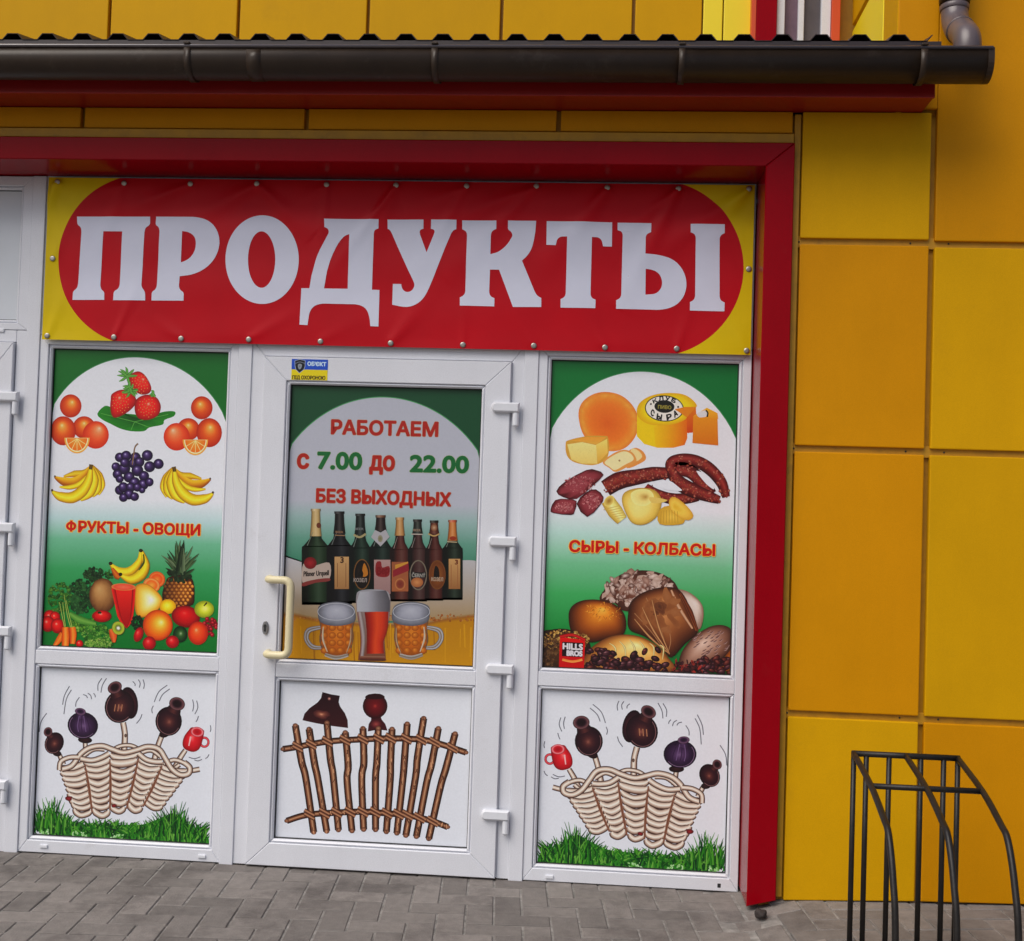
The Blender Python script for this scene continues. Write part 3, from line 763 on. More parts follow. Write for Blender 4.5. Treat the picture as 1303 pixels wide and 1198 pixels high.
# strawberries on leaf
A.ball(smooth([(520, 408), (560, 365), (600, 375), (640, 400), (720, 410), (800, 415), (880, 395), (935, 395), (930, 420), (880, 440), (870, 465), (800, 480), (770, 500), (700, 500), (640, 485), (590, 460), (550, 440)], 3), [(0, (20, 70, 20)), (.5, (24, 104, 26)), (1, (40, 130, 36))], rings=5, j=.12)
for a_, b_ in (((720, 450), (540, 405)), ((720, 450), (900, 410)), ((720, 450), (700, 495)), ((720, 450), (800, 480))): A.line([a_, b_], 3, (90, 160, 70), False)
def strawberry(pts, h):
    A.ball(smooth(pts, 5), [(0, (246, 170, 150)), (.08, (232, 62, 44)), (.55, (214, 22, 22)), (.85, (176, 12, 16)), (1, (128, 8, 10))], h, 8)
    cx = sum(p[0] for p in pts)/len(pts); cy = sum(p[1] for p in pts)/len(pts)
    for k in range(34):
        a_ = k*2.4; r = math.sqrt(k/34)*.8; x, y = cx+r*62*math.cos(a_), cy+r*66*math.sin(a_)
        A.ball(ell(x, y, 3.2, 4.2, 0, 6), [(0, (250, 170, 90)), (1, (180, 20, 18))], rings=1)
    A.done('strawberry_print')
strawberry([(690, 205), (735, 180), (775, 200), (808, 260), (800, 295), (760, 305), (720, 285), (695, 250)], (.3, -.4))
strawberry([(600, 300), (650, 278), (705, 295), (730, 340), (700, 385), (645, 420), (605, 425), (590, 380), (592, 330)], (-.1, -.4))
strawberry([(730, 330), (780, 305), (835, 318), (860, 365), (845, 415), (790, 440), (740, 430), (720, 385)], (.1, -.3))
for cx_, cy_, n_, R_ in ((680, 205, 9, 55), (695, 285, 8, 45), (818, 300, 5, 22), (690, 262, 6, 35)):
    for k in range(n_):
        a_ = RND.uniform(0, 6.28); A.tube([(cx_, cy_), (cx_+.6*R_*math.cos(a_)+4, cy_+.6*R_*math.sin(a_)), (cx_+R_*math.cos(a_), cy_+R_*math.sin(a_)*.9)], [16, 14, 2], [(30, 96, 28), (110, 170, 80), (50, 124, 40)])
A.done('strawberry_print')
def oranges(m):
    X = (lambda x: x) if not m else (lambda x: 1457-x+(0 if x > 0 else 0))
    dy = 10 if m else 0; h = (-.1 if not m else .1, -.25)
    A.ball(ell(X(378), 365+dy, 58, 62, 0, 28), ORANGE, (h[0]+.25*(1 if not m else -1), -.35), 8)
    A.ball(ell(X(450), 480+dy, 60, 60, 0, 28), ORANGE, (0, -.4), 8)
    A.ball(ell(X(338), 498+dy, 68, 78, 0, 28), ORANGE, (h[0], -.4), 8)
    A.ball(ell(X(512), 520+dy, 70, 74, 0, 28), [(0, (238, 190, 160)), (.2, (230, 140, 90)), (.6, (214, 84, 40)), (1, (190, 48, 18))], (.3 if not m else -.3, -.5), 8)
    sl = [(X(412)+68*math.cos(a_), 535+dy+84*math.sin(a_)) for a_ in [math.pi*k/16 for k in range(17)]]
    A.fill(sl, (236, 160, 70)); A.fill([(X(412)+60*math.cos(a_), 537+dy+74*math.sin(a_)) for a_ in [math.pi*k/16 for k in range(17)]], (240, 215, 170))
    A.ball([(X(412)+55*math.cos(a_), 538+dy+67*math.sin(a_)) for a_ in [math.pi*k/16 for k in range(17)]], [(0, (240, 160, 70)), (1, (222, 110, 25))], (0, -.9), 3)
    for a_ in (.5, 1.05, 1.57, 2.1, 2.65): A.line([(X(412), 540+dy), (X(412)+54*math.cos(a_), 540+dy+64*math.sin(a_))], 3, (243, 205, 140), False)
    A.done('orange_print')
oranges(False); oranges(True)
def bananas(m):
    X = (lambda x: x) if not m else (lambda x: 1418-x); dy = 12 if m else 0
    def bn(pts, w, c=((170, 120, 8), (226, 190, 20), (240, 222, 60), (222, 180, 20), (150, 95, 10))):
        A.tube([(X(x), y+dy) for x, y in pts], w, list(c) if not m else list(c)[::-1], 5)
    bn([(340, 742), (400, 728), (450, 722), (486, 690)], [8, 36, 34, 14], ((160, 120, 10), (205, 170, 30), (214, 190, 50), (200, 150, 20), (160, 90, 10)))
    bn([(292, 745), (340, 768), (400, 770), (450, 735), (485, 688)], [10, 46, 50, 34, 14], ((214, 180, 40), (220, 170, 30), (200, 140, 20), (170, 95, 10), (130, 70, 10)))
    bn([(318, 798), (370, 800), (420, 785), (470, 740)], [8, 26, 30, 20])
    bn([(528, 842), (548, 790), (530, 735), (492, 685)], [8, 30, 38, 14])
    bn([(495, 852), (522, 810), (520, 745), (490, 685)], [8, 42, 44, 16])
    bn([(430, 870), (480, 830), (505, 760), (488, 688)], [12, 52, 48, 16])
    bn([(277, 820), (320, 848), (385, 855), (440, 820), (475, 760), (487, 688)], [10, 50, 62, 60, 44, 16])
    A.tube([(X(484), 705+dy), (X(488), 678+dy)], [16, 22], [(60, 40, 15), (110, 85, 30), (50, 30, 12)])
    A.fill(ell(X(279), 816+dy, 6, 7), (80, 50, 15)); A.fill(ell(X(294), 742+dy, 5, 6), (80, 50, 15))
    A.done('banana_print')
bananas(False); bananas(True)
GRP = [(0, (190, 180, 225)), (.16, (104, 84, 140)), (.5, (58, 34, 84)), (1, (24, 12, 40))]
for x, y, r in [(640, 640, 26), (675, 632, 28), (725, 640, 28), (788, 630, 30), (620, 690, 24), (665, 700, 32), (712, 672, 26), (745, 665, 28), (800, 690, 30), (848, 675, 28), (628, 730, 26), (690, 745, 30), (735, 710, 32), (770, 740, 28), (640, 755, 22), (720, 775, 30), (765, 785, 30), (798, 772, 24), (640, 815, 26), (660, 800, 28), (700, 800, 26), (690, 838, 28), (660, 855, 24), (720, 850, 24), (735, 800, 24), (760, 815, 18), (668, 668, 26)]:
    A.ball(ell(x, y, r, r, 0, 16), GRP, (-.25+RND.uniform(-.15, .3), -.35), 5)
A.tube([(708, 680), (716, 620), (722, 585), (738, 566)], [6, 8, 7, 9], [(80, 55, 40), (150, 120, 90), (60, 40, 30)])
A.done('grape_print', 'stuff')
A.fr('F2')
for dw, c_ in ((7, (222, 176, 80)), (0, (186, 26, 14))):
    A.line(ell(381, 125, 21, 17, 2, 28)+[(402, 126)], 13+dw, c_); A.line([(382, 95-dw/2), (380, 155+dw/2)], 13+dw, c_)
A.text('РУКТЫ - ОВОЩИ', (421, 155), (1068, 174), 56, (186, 26, 14), 3.6, (0.03, -1), ((222, 176, 80), 3.6)); A.done('lettering')
# big arrangement at the foot
A.fr('F2')
LEAFC = [(18, 44, 18), (30, 66, 24), (44, 92, 34), (70, 120, 50)]
def leafy(poly_fn, n, r, cols=LEAFC):
    for _ in range(n):
        x, y = poly_fn(); q = RND.uniform(*r); A.ball(ell(x, y, q, q*RND.uniform(.5, 1), RND.uniform(0, 180), 7, .35), [(0, RND.choice(cols[1:])), (1, RND.choice(cols[:3]))], rings=2)
leafy(in_ell(500, 385, 52, 36), 90, (6, 13), [(14, 34, 16), (22, 50, 22), (36, 70, 34), (54, 90, 48)])
leafy(in_ell(580, 385, 20, 25), 20, (6, 11))
leafy(in_ell(435, 500, 72, 92), 260, (7, 15), [(14, 40, 18), (24, 62, 28), (40, 88, 42), (62, 112, 60)])
leafy(in_ell(320, 510, 62, 86), 150, (5, 11), [(24, 60, 18), (44, 92, 26), (66, 116, 38), (96, 140, 60)])
A.done('broccoli_print', 'stuff')
for pts, w in (([(592, 330), (640, 370), (700, 365), (748, 310), (752, 255)], [14, 50, 50, 34, 12]), ([(640, 385), (700, 412), (755, 385), (782, 330), (758, 255)], [12, 48, 58, 40, 12])):
    A.tube(pts, w, [(190, 150, 20), (226, 200, 40), (232, 206, 50), (206, 160, 20), (120, 90, 15)])
A.tube([(600, 350), (625, 390), (640, 400)], [14, 36, 20], [(170, 60, 15), (200, 110, 30), (120, 50, 10)])
A.tube([(745, 360), (770, 320), (768, 275)], [4, 10, 6], [(60, 60, 15), (80, 90, 30)])
for c_ in ((592, 325), (645, 383), (754, 256)): A.ball(ell(*c_, 11, 10, 0, 8), [(0, (60, 45, 15)), (1, (30, 22, 10))], rings=1)
A.done('banana_print')
A.ball(ell(840, 410, 44, 42, 20, 20), [(0, (236, 140, 60)), (.7, (206, 70, 20)), (.9, (226, 170, 90)), (1, (190, 60, 20))], None, 5)
A.ball(ell(812, 440, 46, 38, 20, 20), [(0, (240, 160, 70)), (.7, (214, 92, 26)), (.88, (240, 200, 130)), (1, (200, 80, 20))], None, 5)
A.done('orange_slice_print')
A.ball(ell(550, 495, 72, 92, 0, 28, .01), [(0, (184, 148, 96)), (.4, (170, 126, 76)), (.8, (126, 84, 46)), (1, (80, 48, 26))], (-.3, -.4), 7, .03); A.done('melon_print')
# pineapple
for k in range(46):
    a_ = math.radians(RND.uniform(-165, -15)); L_ = RND.uniform(70, 165)*(0.75+.25*abs(math.sin(a_))); x, y = 965+RND.uniform(-18, 18), 385+RND.uniform(-30, 20)
    ex, ey = x+L_*math.cos(a_)*.75, y+L_*math.sin(a_)*1.15
    g = RND.choice([(26, 44, 24), (40, 62, 34), (60, 84, 50), (90, 108, 78)])
    A.tube([(x, y), ((x+ex)/2+RND.uniform(-8, 8), (y+ey)/2-6), (ex, ey)], [22, 17, 2], [mixc(g, (10, 20, 10), .5), g, mixc(g, (160, 170, 130), .25)], 3)
A.ball(smooth([(885, 430), (900, 400), (960, 385), (1020, 400), (1038, 440), (1040, 500), (1030, 545), (960, 565), (885, 545), (868, 490)], 4), [(0, (180, 110, 40)), (.6, (120, 62, 20)), (1, (48, 24, 12))], (.3, 0), 6)
for i in range(9):
    for jx in range(7):
        x = 884+jx*24+(12 if i % 2 else 0); y = 412+i*18
        if ((x-955)/86)**2+((y-480)/88)**2 > .92: continue
        l_ = 0.35+.65*min(1, max(0, (x-880)/110))
        A.ball(ell(x, y, 12, 10.5, 45, 8), [(0, mixc((60, 30, 14), (236, 180, 90), l_)), (.6, mixc((60, 30, 14), (200, 120, 40), l_)), (1, (50, 22, 10))], (.2, -.3), 3)
leafy(in_ell(955, 395, 62, 28), 30, (8, 16), [(14, 26, 16), (26, 42, 24), (36, 56, 32), (50, 70, 44)])
A.done('pineapple_print')
# juice, melon, fruit (frame F10 is a closer look)
A.fr('F10')
A.ball(smooth([(665, 75), (700, 48), (760, 52), (830, 105), (870, 170), (840, 240), (760, 290), (700, 300), (668, 260), (660, 160)], 4), [(0, (240, 236, 224)), (.25, (236, 220, 170)), (.6, (228, 194, 90)), (.9, (210, 150, 40)), (1, (170, 110, 30))], (.35, .0), 8); A.done('melon_print')
A.grad([(486, 70), (668, 70), (650, 250), (640, 340), (600, 385), (560, 350), (528, 290)], (216, 40, 30), (150, 4, 12))
A.tube([(500, 85), (545, 290), (590, 370)], [30, 24, 10], [(120, 6, 10), (190, 20, 20), (214, 40, 34)])
A.tube([(655, 90), (640, 280), (610, 370)], [26, 22, 8], [(216, 40, 34), (190, 16, 20), (110, 4, 10)])
A.ball(ell(577, 72, 92, 27, 2, 24), [(0, (226, 110, 80)), (.7, (214, 84, 60)), (.9, (190, 60, 40)), (1, (200, 130, 70))], None, 4); A.done('juice_print')
A.ball(ell(910, 220, 62, 56, 0, 22), [(0, (245, 225, 90)), (.5, (234, 196, 30)), (1, (196, 140, 10))], (-.1, -.2), 5); A.done('lemon_print')
leafy(in_ell(690, 345, 55, 55), 50, (8, 16), [(10, 24, 14), (16, 40, 20), (24, 54, 28), (40, 70, 44)])
A.done('leaf_print', 'stuff')
A.ball(ell(1045, 295, 108, 82, 10, 26), [(0, (220, 70, 60)), (.2, (206, 20, 24)), (.7, (170, 8, 16)), (1, (110, 4, 12))], (-.1, -.35), 6); A.done('pomegranate_print')
A.ball(ell(1185, 240, 74, 64, 0, 24), [(0, (230, 230, 130)), (.5, (190, 196, 50)), (1, (130, 140, 30))], (.1, -.1), 6); A.tube([(1182, 215), (1205, 190)], [8, 12], [(40, 26, 12), (70, 50, 24)]); A.done('apple_print')
for _ in range(28):
    x, y = in_ell(1225, 370, 50, 68)(); A.ball(ell(x, y, 17, 17, 0, 10), [(0, (226, 90, 100)), (.4, (170, 16, 36)), (1, (90, 4, 20))], (-.2, -.2), 3)
A.done('raspberry_print', 'stuff')
A.ball(ell(835, 360, 112, 116, 0, 30), [(0, (246, 226, 150)), (.2, (240, 190, 70)), (.55, (226, 130, 26)), (.85, (206, 84, 16)), (1, (168, 50, 12))], (.25, -.2), 8); A.done('orange_print')
A.ball(ell(1138, 420, 76, 88, 0, 26), [(0, (240, 170, 120)), (.2, (224, 96, 40)), (.7, (204, 58, 20)), (1, (160, 36, 14))], (-.2, -.3), 6); A.done('persimmon_print')
A.ball(ell(1003, 428, 54, 62, 0, 22), [(0, (150, 176, 130)), (.25, (56, 96, 46)), (.7, (28, 64, 28)), (1, (14, 36, 18))], (.1, -.1), 6); A.done('avocado_print')
for c_, r_, q_ in (((690, 430), 42, (34, 58)), ((770, 495), 50, (50, 52)), ((945, 485), 50, (50, 48))):
    A.ball(ell(*c_, *q_, 20, 16), [(0, (236, 110, 100)), (.3, (206, 26, 34)), (1, (130, 6, 18))], (-.2, -.3), 5); A.done('strawberry_print')
# tomatoes, carrots, greens on the left
for c_, r_ in (((20, 300), 50), ((60, 300), 40), ((5, 350), 55), ((80, 365), 52)):
    A.ball(ell(*c_, r_, r_*1.1, 0, 18), REDF, (-.2, -.3), 5); A.done('tomato_print')
A.ball(ell(412, 292, 74, 46, 0, 22), REDF, (-.1, -.4), 5); A.ball(ell(395, 265, 16, 12, 0, 8, .3), [(0, (40, 60, 20)), (1, (30, 40, 16))], rings=1); A.done('tomato_print')
A.ball(ell(245, 500, 28, 30, 0, 14), REDF, (-.2, -.3), 4)
A.done('tomato_print')
leafy(in_ell(270, 360, 95, 55), 120, (8, 18), [(30, 76, 20), (64, 120, 34), (104, 150, 50), (150, 176, 90)])
leafy(in_ell(380, 430, 120, 70), 200, (8, 18), [(24, 70, 22), (50, 112, 34), (86, 144, 50), (130, 170, 80)])
A.tube([(170, 270), (250, 320), (370, 350)], [30, 60, 30], [(50, 110, 40), (110, 160, 70), (60, 120, 40)])
leafy(in_ell(390, 500, 105, 34), 130, (7, 14), [(30, 80, 20), (70, 124, 40), (124, 160, 70), (176, 190, 110)])
A.done('greens_print', 'stuff')
A.tube([(55, 520), (90, 470), (118, 420)], [24, 44, 40], [(190, 70, 10), (230, 130, 40), (200, 80, 16)])
A.tube([(138, 375), (140, 450), (138, 520)], [50, 58, 52], [(190, 70, 10), (226, 116, 30), (236, 150, 60), (216, 96, 20), (170, 60, 10)])
A.tube([(190, 375), (196, 430), (192, 500)], [48, 56, 40], [(190, 70, 10), (226, 116, 30), (230, 140, 50), (206, 84, 20), (160, 50, 10)])
for x0_, x1_ in ((95, 132), (120, 140), (130, 178), (145, 190)): A.tube([(x0_, 130+RND.uniform(0, 80)), ((x0_+x1_)/2, 280), (x1_, 372)], [4, 6, 7], [(110, 140, 50), (170, 184, 100)])
A.done('carrot_print')
A.tube([(480, 390), (500, 440), (505, 490)], [30, 56, 20], [(190, 70, 20), (222, 110, 50), (160, 50, 16)])
A.ball(ell(538, 382, 48, 52, -20, 20), [(0, (240, 240, 220)), (.22, (225, 226, 190)), (.34, (70, 70, 30)), (.5, (140, 160, 40)), (.85, (170, 180, 60)), (1, (110, 90, 40))], None, 7); A.done('kiwi_print')

# ---- poster 2: opening hours and beer, on the door
rect = (XD0+E0, ZDM+E0, XD1-E0, ZDT-E0)
po = film('poster', rect, YL+0.0255, [(1, (166, 168, 178)), (.58, (166, 168, 178)), (.52, (140, 164, 162)), (.44, (96, 142, 126)), (.36, (64, 122, 100)), (.33, (70, 122, 104)), (0, (70, 122, 100))],  # whites greyed: the dimness behind the door glass is put into the ink
          'poster with opening hours, beer bottles and mugs on the door')
A = Art(po, rect, YL+0.0255); A.fr('F4')
arch(A, 'F4', 645, 258, 520, 585, 0.018, (22, 74, 46), 200, 1100, 190); A.done('green_corner')
A.fr('F4').text('РАБОТАЕМ', (418, 419), (880, 430), 60, (158, 36, 26), 3.4, (.03, -1), ((172, 140, 110), 1.6))
A.text('с', (270, 568), (316, 569), 80, (158, 36, 26), 4, (.03, -1), ((172, 140, 110), 1.6)); A.text('7.00', (358, 570), (547, 574), 74, (24, 100, 52), 4.2, (.03, -1), ((150, 164, 130), 1.5))
A.text('до', (586, 576), (690, 578), 80, (158, 36, 26), 4, (.03, -1), ((172, 140, 110), 1.6)); A.text('22.00', (762, 583), (1013, 588), 72, (24, 100, 52), 4.2, (.03, -1), ((150, 164, 130), 1.5))
A.text('БЕЗ ВЫХОДНЫХ', (353, 716), (936, 734), 56, (158, 36, 26), 3.4, (.03, -1), ((172, 140, 110), 1.6)); A.done('lettering')
A.fr('F5')
top = smooth([(150, 235), (200, 247), (290, 275), (400, 300), (600, 300), (850, 280), (980, 258), (1060, 262)], 4, False)
A.grad(top+[(1070, 530), (150, 530)], (166, 166, 172), (150, 128, 92)); A.done('foam_print')
bt = smooth([(150, 500), (230, 505), (300, 520), (450, 540), (650, 550), (800, 545), (900, 525), (1070, 505)], 4, False)
A.grad(bt+[(1060, 760), (150, 740)], (164, 116, 16), (176, 128, 14))
A.tube(bt, 24, [(150, 128, 92), (140, 92, 36), (164, 116, 16)], sm=False)
for _ in range(40):
    x = RND.uniform(180, 1030); A.tube([(x, RND.uniform(540, 600)), (x+RND.uniform(-5, 5), RND.uniform(640, 720))], RND.uniform(4, 12), [(170, 122, 16), RND.choice([(186, 140, 24), (140, 90, 12)]), (172, 124, 16)])
A.specks(lambda: (RND.uniform(180, 1040), 515+RND.uniform(-14, 16)), 150, (2, 6), [(150, 90, 40), (170, 120, 60), (130, 76, 30)])
A.done('beer_print')
A.fr('F11'); A.dim = 0.8  # bottle and mug inks darkened to stand in for dimness behind glass
def bottle(cx, top, bot, hw, nw, sh, glass, foil, foil_b, cap, label, lcols):
    """neck top, bottom, half widths, shoulder height"""
    hw *= 1.06; g2 = mixc(glass, (0, 0, 0), .6); g3 = mixc(glass, (190, 200, 190), .16)
    pts = [(cx, top), (cx, top+(sh-top)*.55), (cx, top+(sh-top)*.78), (cx, sh), (cx, sh+30), (cx, bot-8), (cx, bot)]
    A.tube(pts, [nw*1.7, nw*2, nw*2.5, hw*1.85, hw*2, hw*2, hw*1.9], [g2, glass, g3, glass, g2, g2], 4)
    if foil: A.tube([(cx, top), (cx, (top+foil_b)/2), (cx, foil_b)], [nw*1.75, nw*1.95, nw*2.5], [mixc(foil, (20, 10, 0), .45), foil, mixc(foil, (255, 255, 240), .2), foil, mixc(foil, (20, 10, 0), .5)])
    A.tube([(cx, top-8), (cx, top+8)], nw*2.05, [mixc(cap, (0, 0, 0), .5), cap, mixc(cap, (255, 255, 255), .25), mixc(cap, (0, 0, 0), .5)], sm=False)
    A.tube([(cx-nw*.55, top+(sh-top)*.6), (cx-hw*.6, sh-6)], [3, 5], [mixc(glass, (200, 210, 200), .5)]*2)
bottle(218, 48, 660, 88, 32, 290, (30, 52, 30), (186, 160, 110), 222, (196, 170, 120), None, None)
bottle(375, 65, 655, 80, 33, 285, (20, 20, 26), (24, 22, 24), 205, (30, 28, 28), None, None)
bottle(513, 80, 650, 70, 32, 300, (24, 44, 34), (22, 30, 30), 215, (26, 30, 28), None, None)
bottle(648, 90, 620, 72, 33, 295, (22, 38, 32), (40, 26, 26), 190, (120, 84, 60), None, None)
bottle(775, 105, 640, 62, 28, 310, (84, 40, 34), (180, 136, 84), 218, (190, 150, 96), None, None)
bottle(893, 118, 640, 60, 29, 305, (70, 42, 40), (40, 44, 40), 205, (30, 26, 22), None, None)
bottle(1003, 125, 635, 58, 28, 310, (80, 34, 28), (92, 44, 30), 205, (34, 30, 22), None, None)
bottle(1125, 122, 630, 64, 28, 300, (28, 40, 28), (190, 120, 60), 252, (190, 96, 60), None, None)
# bottle labels
A.fill(smooth([(134, 408), (200, 420), (308, 398), (308, 505), (220, 520), (134, 540)], 4), (176, 160, 150)); A.ball(ell(182, 400, 42, 40), [(0, (160, 40, 44)), (1, (110, 20, 26))], None, 3)
A.text('Pilsner Urquell', (138, 488), (304, 480), 34, (40, 30, 30), 1.5)
A.fill(smooth([(134, 530), (220, 508), (306, 500), (306, 520), (220, 530), (134, 555)], 3), (130, 60, 56))
A.grad(box_pts(343, 358, 438, 572), (186, 150, 104), (156, 116, 74)); A.line([(362, 400), (362, 560)], 4, (120, 80, 50)); A.line([(418, 400), (418, 560)], 4, (120, 80, 50)); A.text('3', (382, 398), (402, 398), 38, (70, 40, 24), 2)
A.line([(345, 215), (412, 218)], 6, (150, 120, 90)); A.text('BEER', (350, 200), (400, 202), 14, (140, 110, 84), .5)
A.fill(ell(525, 475, 56, 102), (120, 84, 44)); A.ball(ell(525, 475, 50, 95), [(0, (60, 40, 24)), (1, (16, 14, 14))], None, 3)
A.fill(smooth([(540, 400), (560, 440), (562, 480), (530, 490), (528, 440)], 3), (176, 116, 40)); A.fill([(500, 470), (520, 430), (535, 470), (530, 490), (500, 490)], (20, 16, 14))
A.text('КОЗЕЛ', (470, 524), (556, 526), 24, (150, 140, 134), 1.2); A.tube([(470, 212), (510, 228), (550, 206)], 14, [(150, 140, 104), (170, 160, 120)]); A.text('BEER', (478, 180), (535, 181), 15, (120, 124, 124), .5)
A.grad(box_pts(605, 378, 714, 606), (170, 140, 136), (150, 120, 118)); A.fill(smooth([(618, 400), (650, 390), (660, 430), (706, 420), (706, 480), (670, 494), (618, 478)], 3), (134, 40, 44)); A.text('Bep', (625, 478), (704, 466), 52, (120, 24, 30), 2)
A.fill([(585, 228), (612, 180), (648, 198), (682, 178), (708, 226), (648, 290)], (168, 166, 170)); A.ball(ell(646, 238, 17, 24), [(0, (120, 116, 80)), (1, (150, 146, 130))], None, 2)
A.grad(box_pts(722, 392, 832, 588), (150, 90, 60), (160, 96, 60)); A.fill([(730, 450), (832, 395), (836, 450), (730, 494)], (140, 40, 50)); A.fill([(745, 412), (830, 390), (830, 402), (745, 440)], (190, 140, 60))
A.ball(ell(778, 540, 34, 38), [(0, (120, 50, 40)), (.8, (140, 70, 50)), (1, (190, 130, 80))], None, 3)
A.line(ell(898, 480, 54, 96, 0, 30)+[(952, 480)], 8, (120, 110, 96)); A.ball(ell(890, 528, 40, 32), [(0, (196, 140, 90)), (1, (160, 100, 60))], None, 3); A.fill(box_pts(848, 462, 950, 496), (24, 24, 24)); A.text('ČERNÝ', (856, 492), (944, 494), 24, (150, 146, 140), 1.2)
A.line([(852, 208), (928, 210)], 7, (180, 170, 160)); A.text('BEER', (866, 188), (914, 190), 15, (150, 130, 110), .5); A.ball(ell(1003, 165, 22, 24), [(0, (190, 160, 130)), (1, (120, 70, 44))], None, 2); A.tube([(965, 206), (1003, 220), (1038, 206)], 9, [(170, 140, 90), (190, 160, 110)])
A.ball(ell(1024, 478, 56, 98), [(0, (150, 96, 40)), (.85, (110, 60, 26)), (.9, (176, 120, 60)), (1, (120, 76, 36))], None, 6); A.fill(smooth([(1010, 420), (1034, 440), (1036, 500), (1000, 500)], 3), (30, 20, 14)); A.text('КОЗЕЛ', (985, 518), (1062, 520), 24, (170, 150, 130), 1.2)
A.grad(box_pts(1100, 372, 1176, 572), (190, 150, 100), (150, 104, 62)); A.line([(1116, 410), (1116, 560)], 4, (150, 96, 60)); A.line([(1160, 410), (1160, 560)], 4, (150, 96, 60)); A.text('3', (1142, 408), (1160, 408), 30, (110, 50, 30), 2)
A.line([(1090, 258), (1156, 262)], 7, (176, 160, 130)); A.fill(ell(1128, 236, 22, 14), (150, 60, 30)); A.fill(ell(238, 150, 15, 18), (110, 60, 40))
A.done('bottle_print')
A.fr('F5')
def mug(cx, m):
    X = (lambda x: cx+(x-415)) if not m else (lambda x: cx-(x-415))
    A.tube([(X(345), 558), (X(292), 572), (X(282), 610), (X(308), 645), (X(352), 650)], [16, 24, 22, 22, 14], [(90, 84, 80), (186, 186, 190), (120, 96, 60), (176, 174, 176), (80, 74, 70)])
    A.ball(smooth([(X(338), 490), (X(345), 560), (X(340), 620), (X(365), 680), (X(415), 698), (X(470), 685), (X(492), 610), (X(490), 560), (X(500), 490), (X(415), 470)], 3), [(0, (206, 130, 40)), (.5, (190, 104, 24)), (.85, (150, 84, 24)), (1, (110, 90, 70))], None, 6)
    for i in range(4):
        for jx in range(4):
            A.ball(ell(X(362+jx*36), 560+i*34, 17, 15, 0, 10), [(0, (214, 146, 56)), (.5, (188, 106, 26)), (1, (154, 84, 22))], (-.2, -.3), 3)
    A.tube([(X(365), 680), (X(415), 694), (X(468), 682)], [14, 18, 14], [(170, 160, 150), (120, 110, 100), (190, 186, 180)])
    A.ball(smooth([(X(333), 480), (X(350), 455), (X(415), 443), (X(480), 455), (X(500), 485), (X(494), 535), (X(415), 552), (X(345), 535)], 4), [(0, (176, 178, 188)), (.5, (158, 160, 172)), (.85, (120, 122, 132)), (1, (90, 92, 100))], (0, -.2), 6, .03)
    A.tube([(X(358), 556), (X(356), 610), (X(376), 668)], [5, 9, 4], [(176, 150, 110), (206, 196, 180)]); A.tube([(X(482), 560), (X(480), 620), (X(462), 672)], [4, 8, 4], [(120, 80, 40), (190, 170, 140)])
    A.line(ell(X(415), 488, 82, 38, 0, 24)+[(X(415)+82, 488)], 3, (176, 178, 186))
    A.done('beer_mug_print')
mug(415, False); mug(752, True)
A.grad(smooth([(505, 420), (520, 395), (575, 388), (640, 395), (658, 430), (652, 520), (632, 600), (636, 690), (630, 708), (525, 706), (516, 690), (528, 610), (508, 500)], 4), (150, 150, 156), (120, 70, 50))
A.tube([(596, 488), (598, 560), (590, 620), (590, 676)], [108, 96, 74, 78], [(140, 36, 20), (196, 60, 30), (208, 76, 34), (170, 40, 20), (120, 26, 16)])
A.tube([(520, 490), (536, 600), (530, 690)], [22, 22, 18], [(110, 90, 84), (170, 160, 160), (120, 60, 40)])
A.tube([(582, 488), (582, 440), (580, 396)], [146, 148, 116], [(170, 172, 178), (160, 160, 168), (120, 118, 124), (84, 82, 88)])
A.tube([(522, 696), (634, 698)], 20, [(150, 110, 90), (110, 60, 44), (70, 40, 34)], sm=False)
A.done('beer_glass_print')

# ---- poster 3: cheese, sausage and bread
rect = (XR0+E0, ZM+E0, XR1-E0, ZT-E0)
po = film('poster', rect, 0.0245, [(1, WHITE), (.52, WHITE), (.44, (172, 200, 192)), (.34, (112, 176, 136)), (.24, (66, 158, 92)), (.12, (30, 130, 60)), (0, (14, 96, 44))],
          'poster of cheese, sausages and bread loaves, in the window by the red post')
A = Art(po, rect, 0.0245)
arch(A, 'F7', 640, 133, 540, 600, 0.015, (14, 112, 52), 120, 1180, 60); A.done('green_corner')
A.fr('F7')
A.ball(smooth([(310, 370), (325, 300), (380, 255), (450, 240), (530, 258), (590, 310), (620, 380), (610, 460), (560, 525), (490, 548), (420, 530), (340, 470)], 4), [(0, (206, 100, 30)), (.6, (214, 118, 38)), (.86, (222, 140, 50)), (.93, (232, 170, 76)), (1, (206, 120, 50))], (-.05, .1), 8, .02)
A.fill(smooth([(243, 510), (260, 490), (350, 470), (440, 468), (464, 480), (466, 560), (440, 600), (380, 620), (290, 605), (250, 570)], 4), (196, 150, 60))
A.grad([(252, 512), (330, 500), (402, 516), (408, 612), (330, 612), (272, 590)], (226, 206, 136), (214, 190, 110)); A.grad([(400, 514), (458, 484), (462, 556), (410, 608)], (226, 200, 110), (206, 160, 66)); A.grad([(262, 494), (350, 474), (456, 474), (404, 512), (330, 498)], (214, 150, 54), (206, 160, 70))
A.fill(smooth([(600, 530), (640, 545), (660, 580), (640, 605), (560, 635), (560, 560)], 4), (206, 140, 70)); A.fill(smooth([(585, 535), (620, 545), (640, 575), (610, 600), (570, 590)], 3), (226, 196, 140))
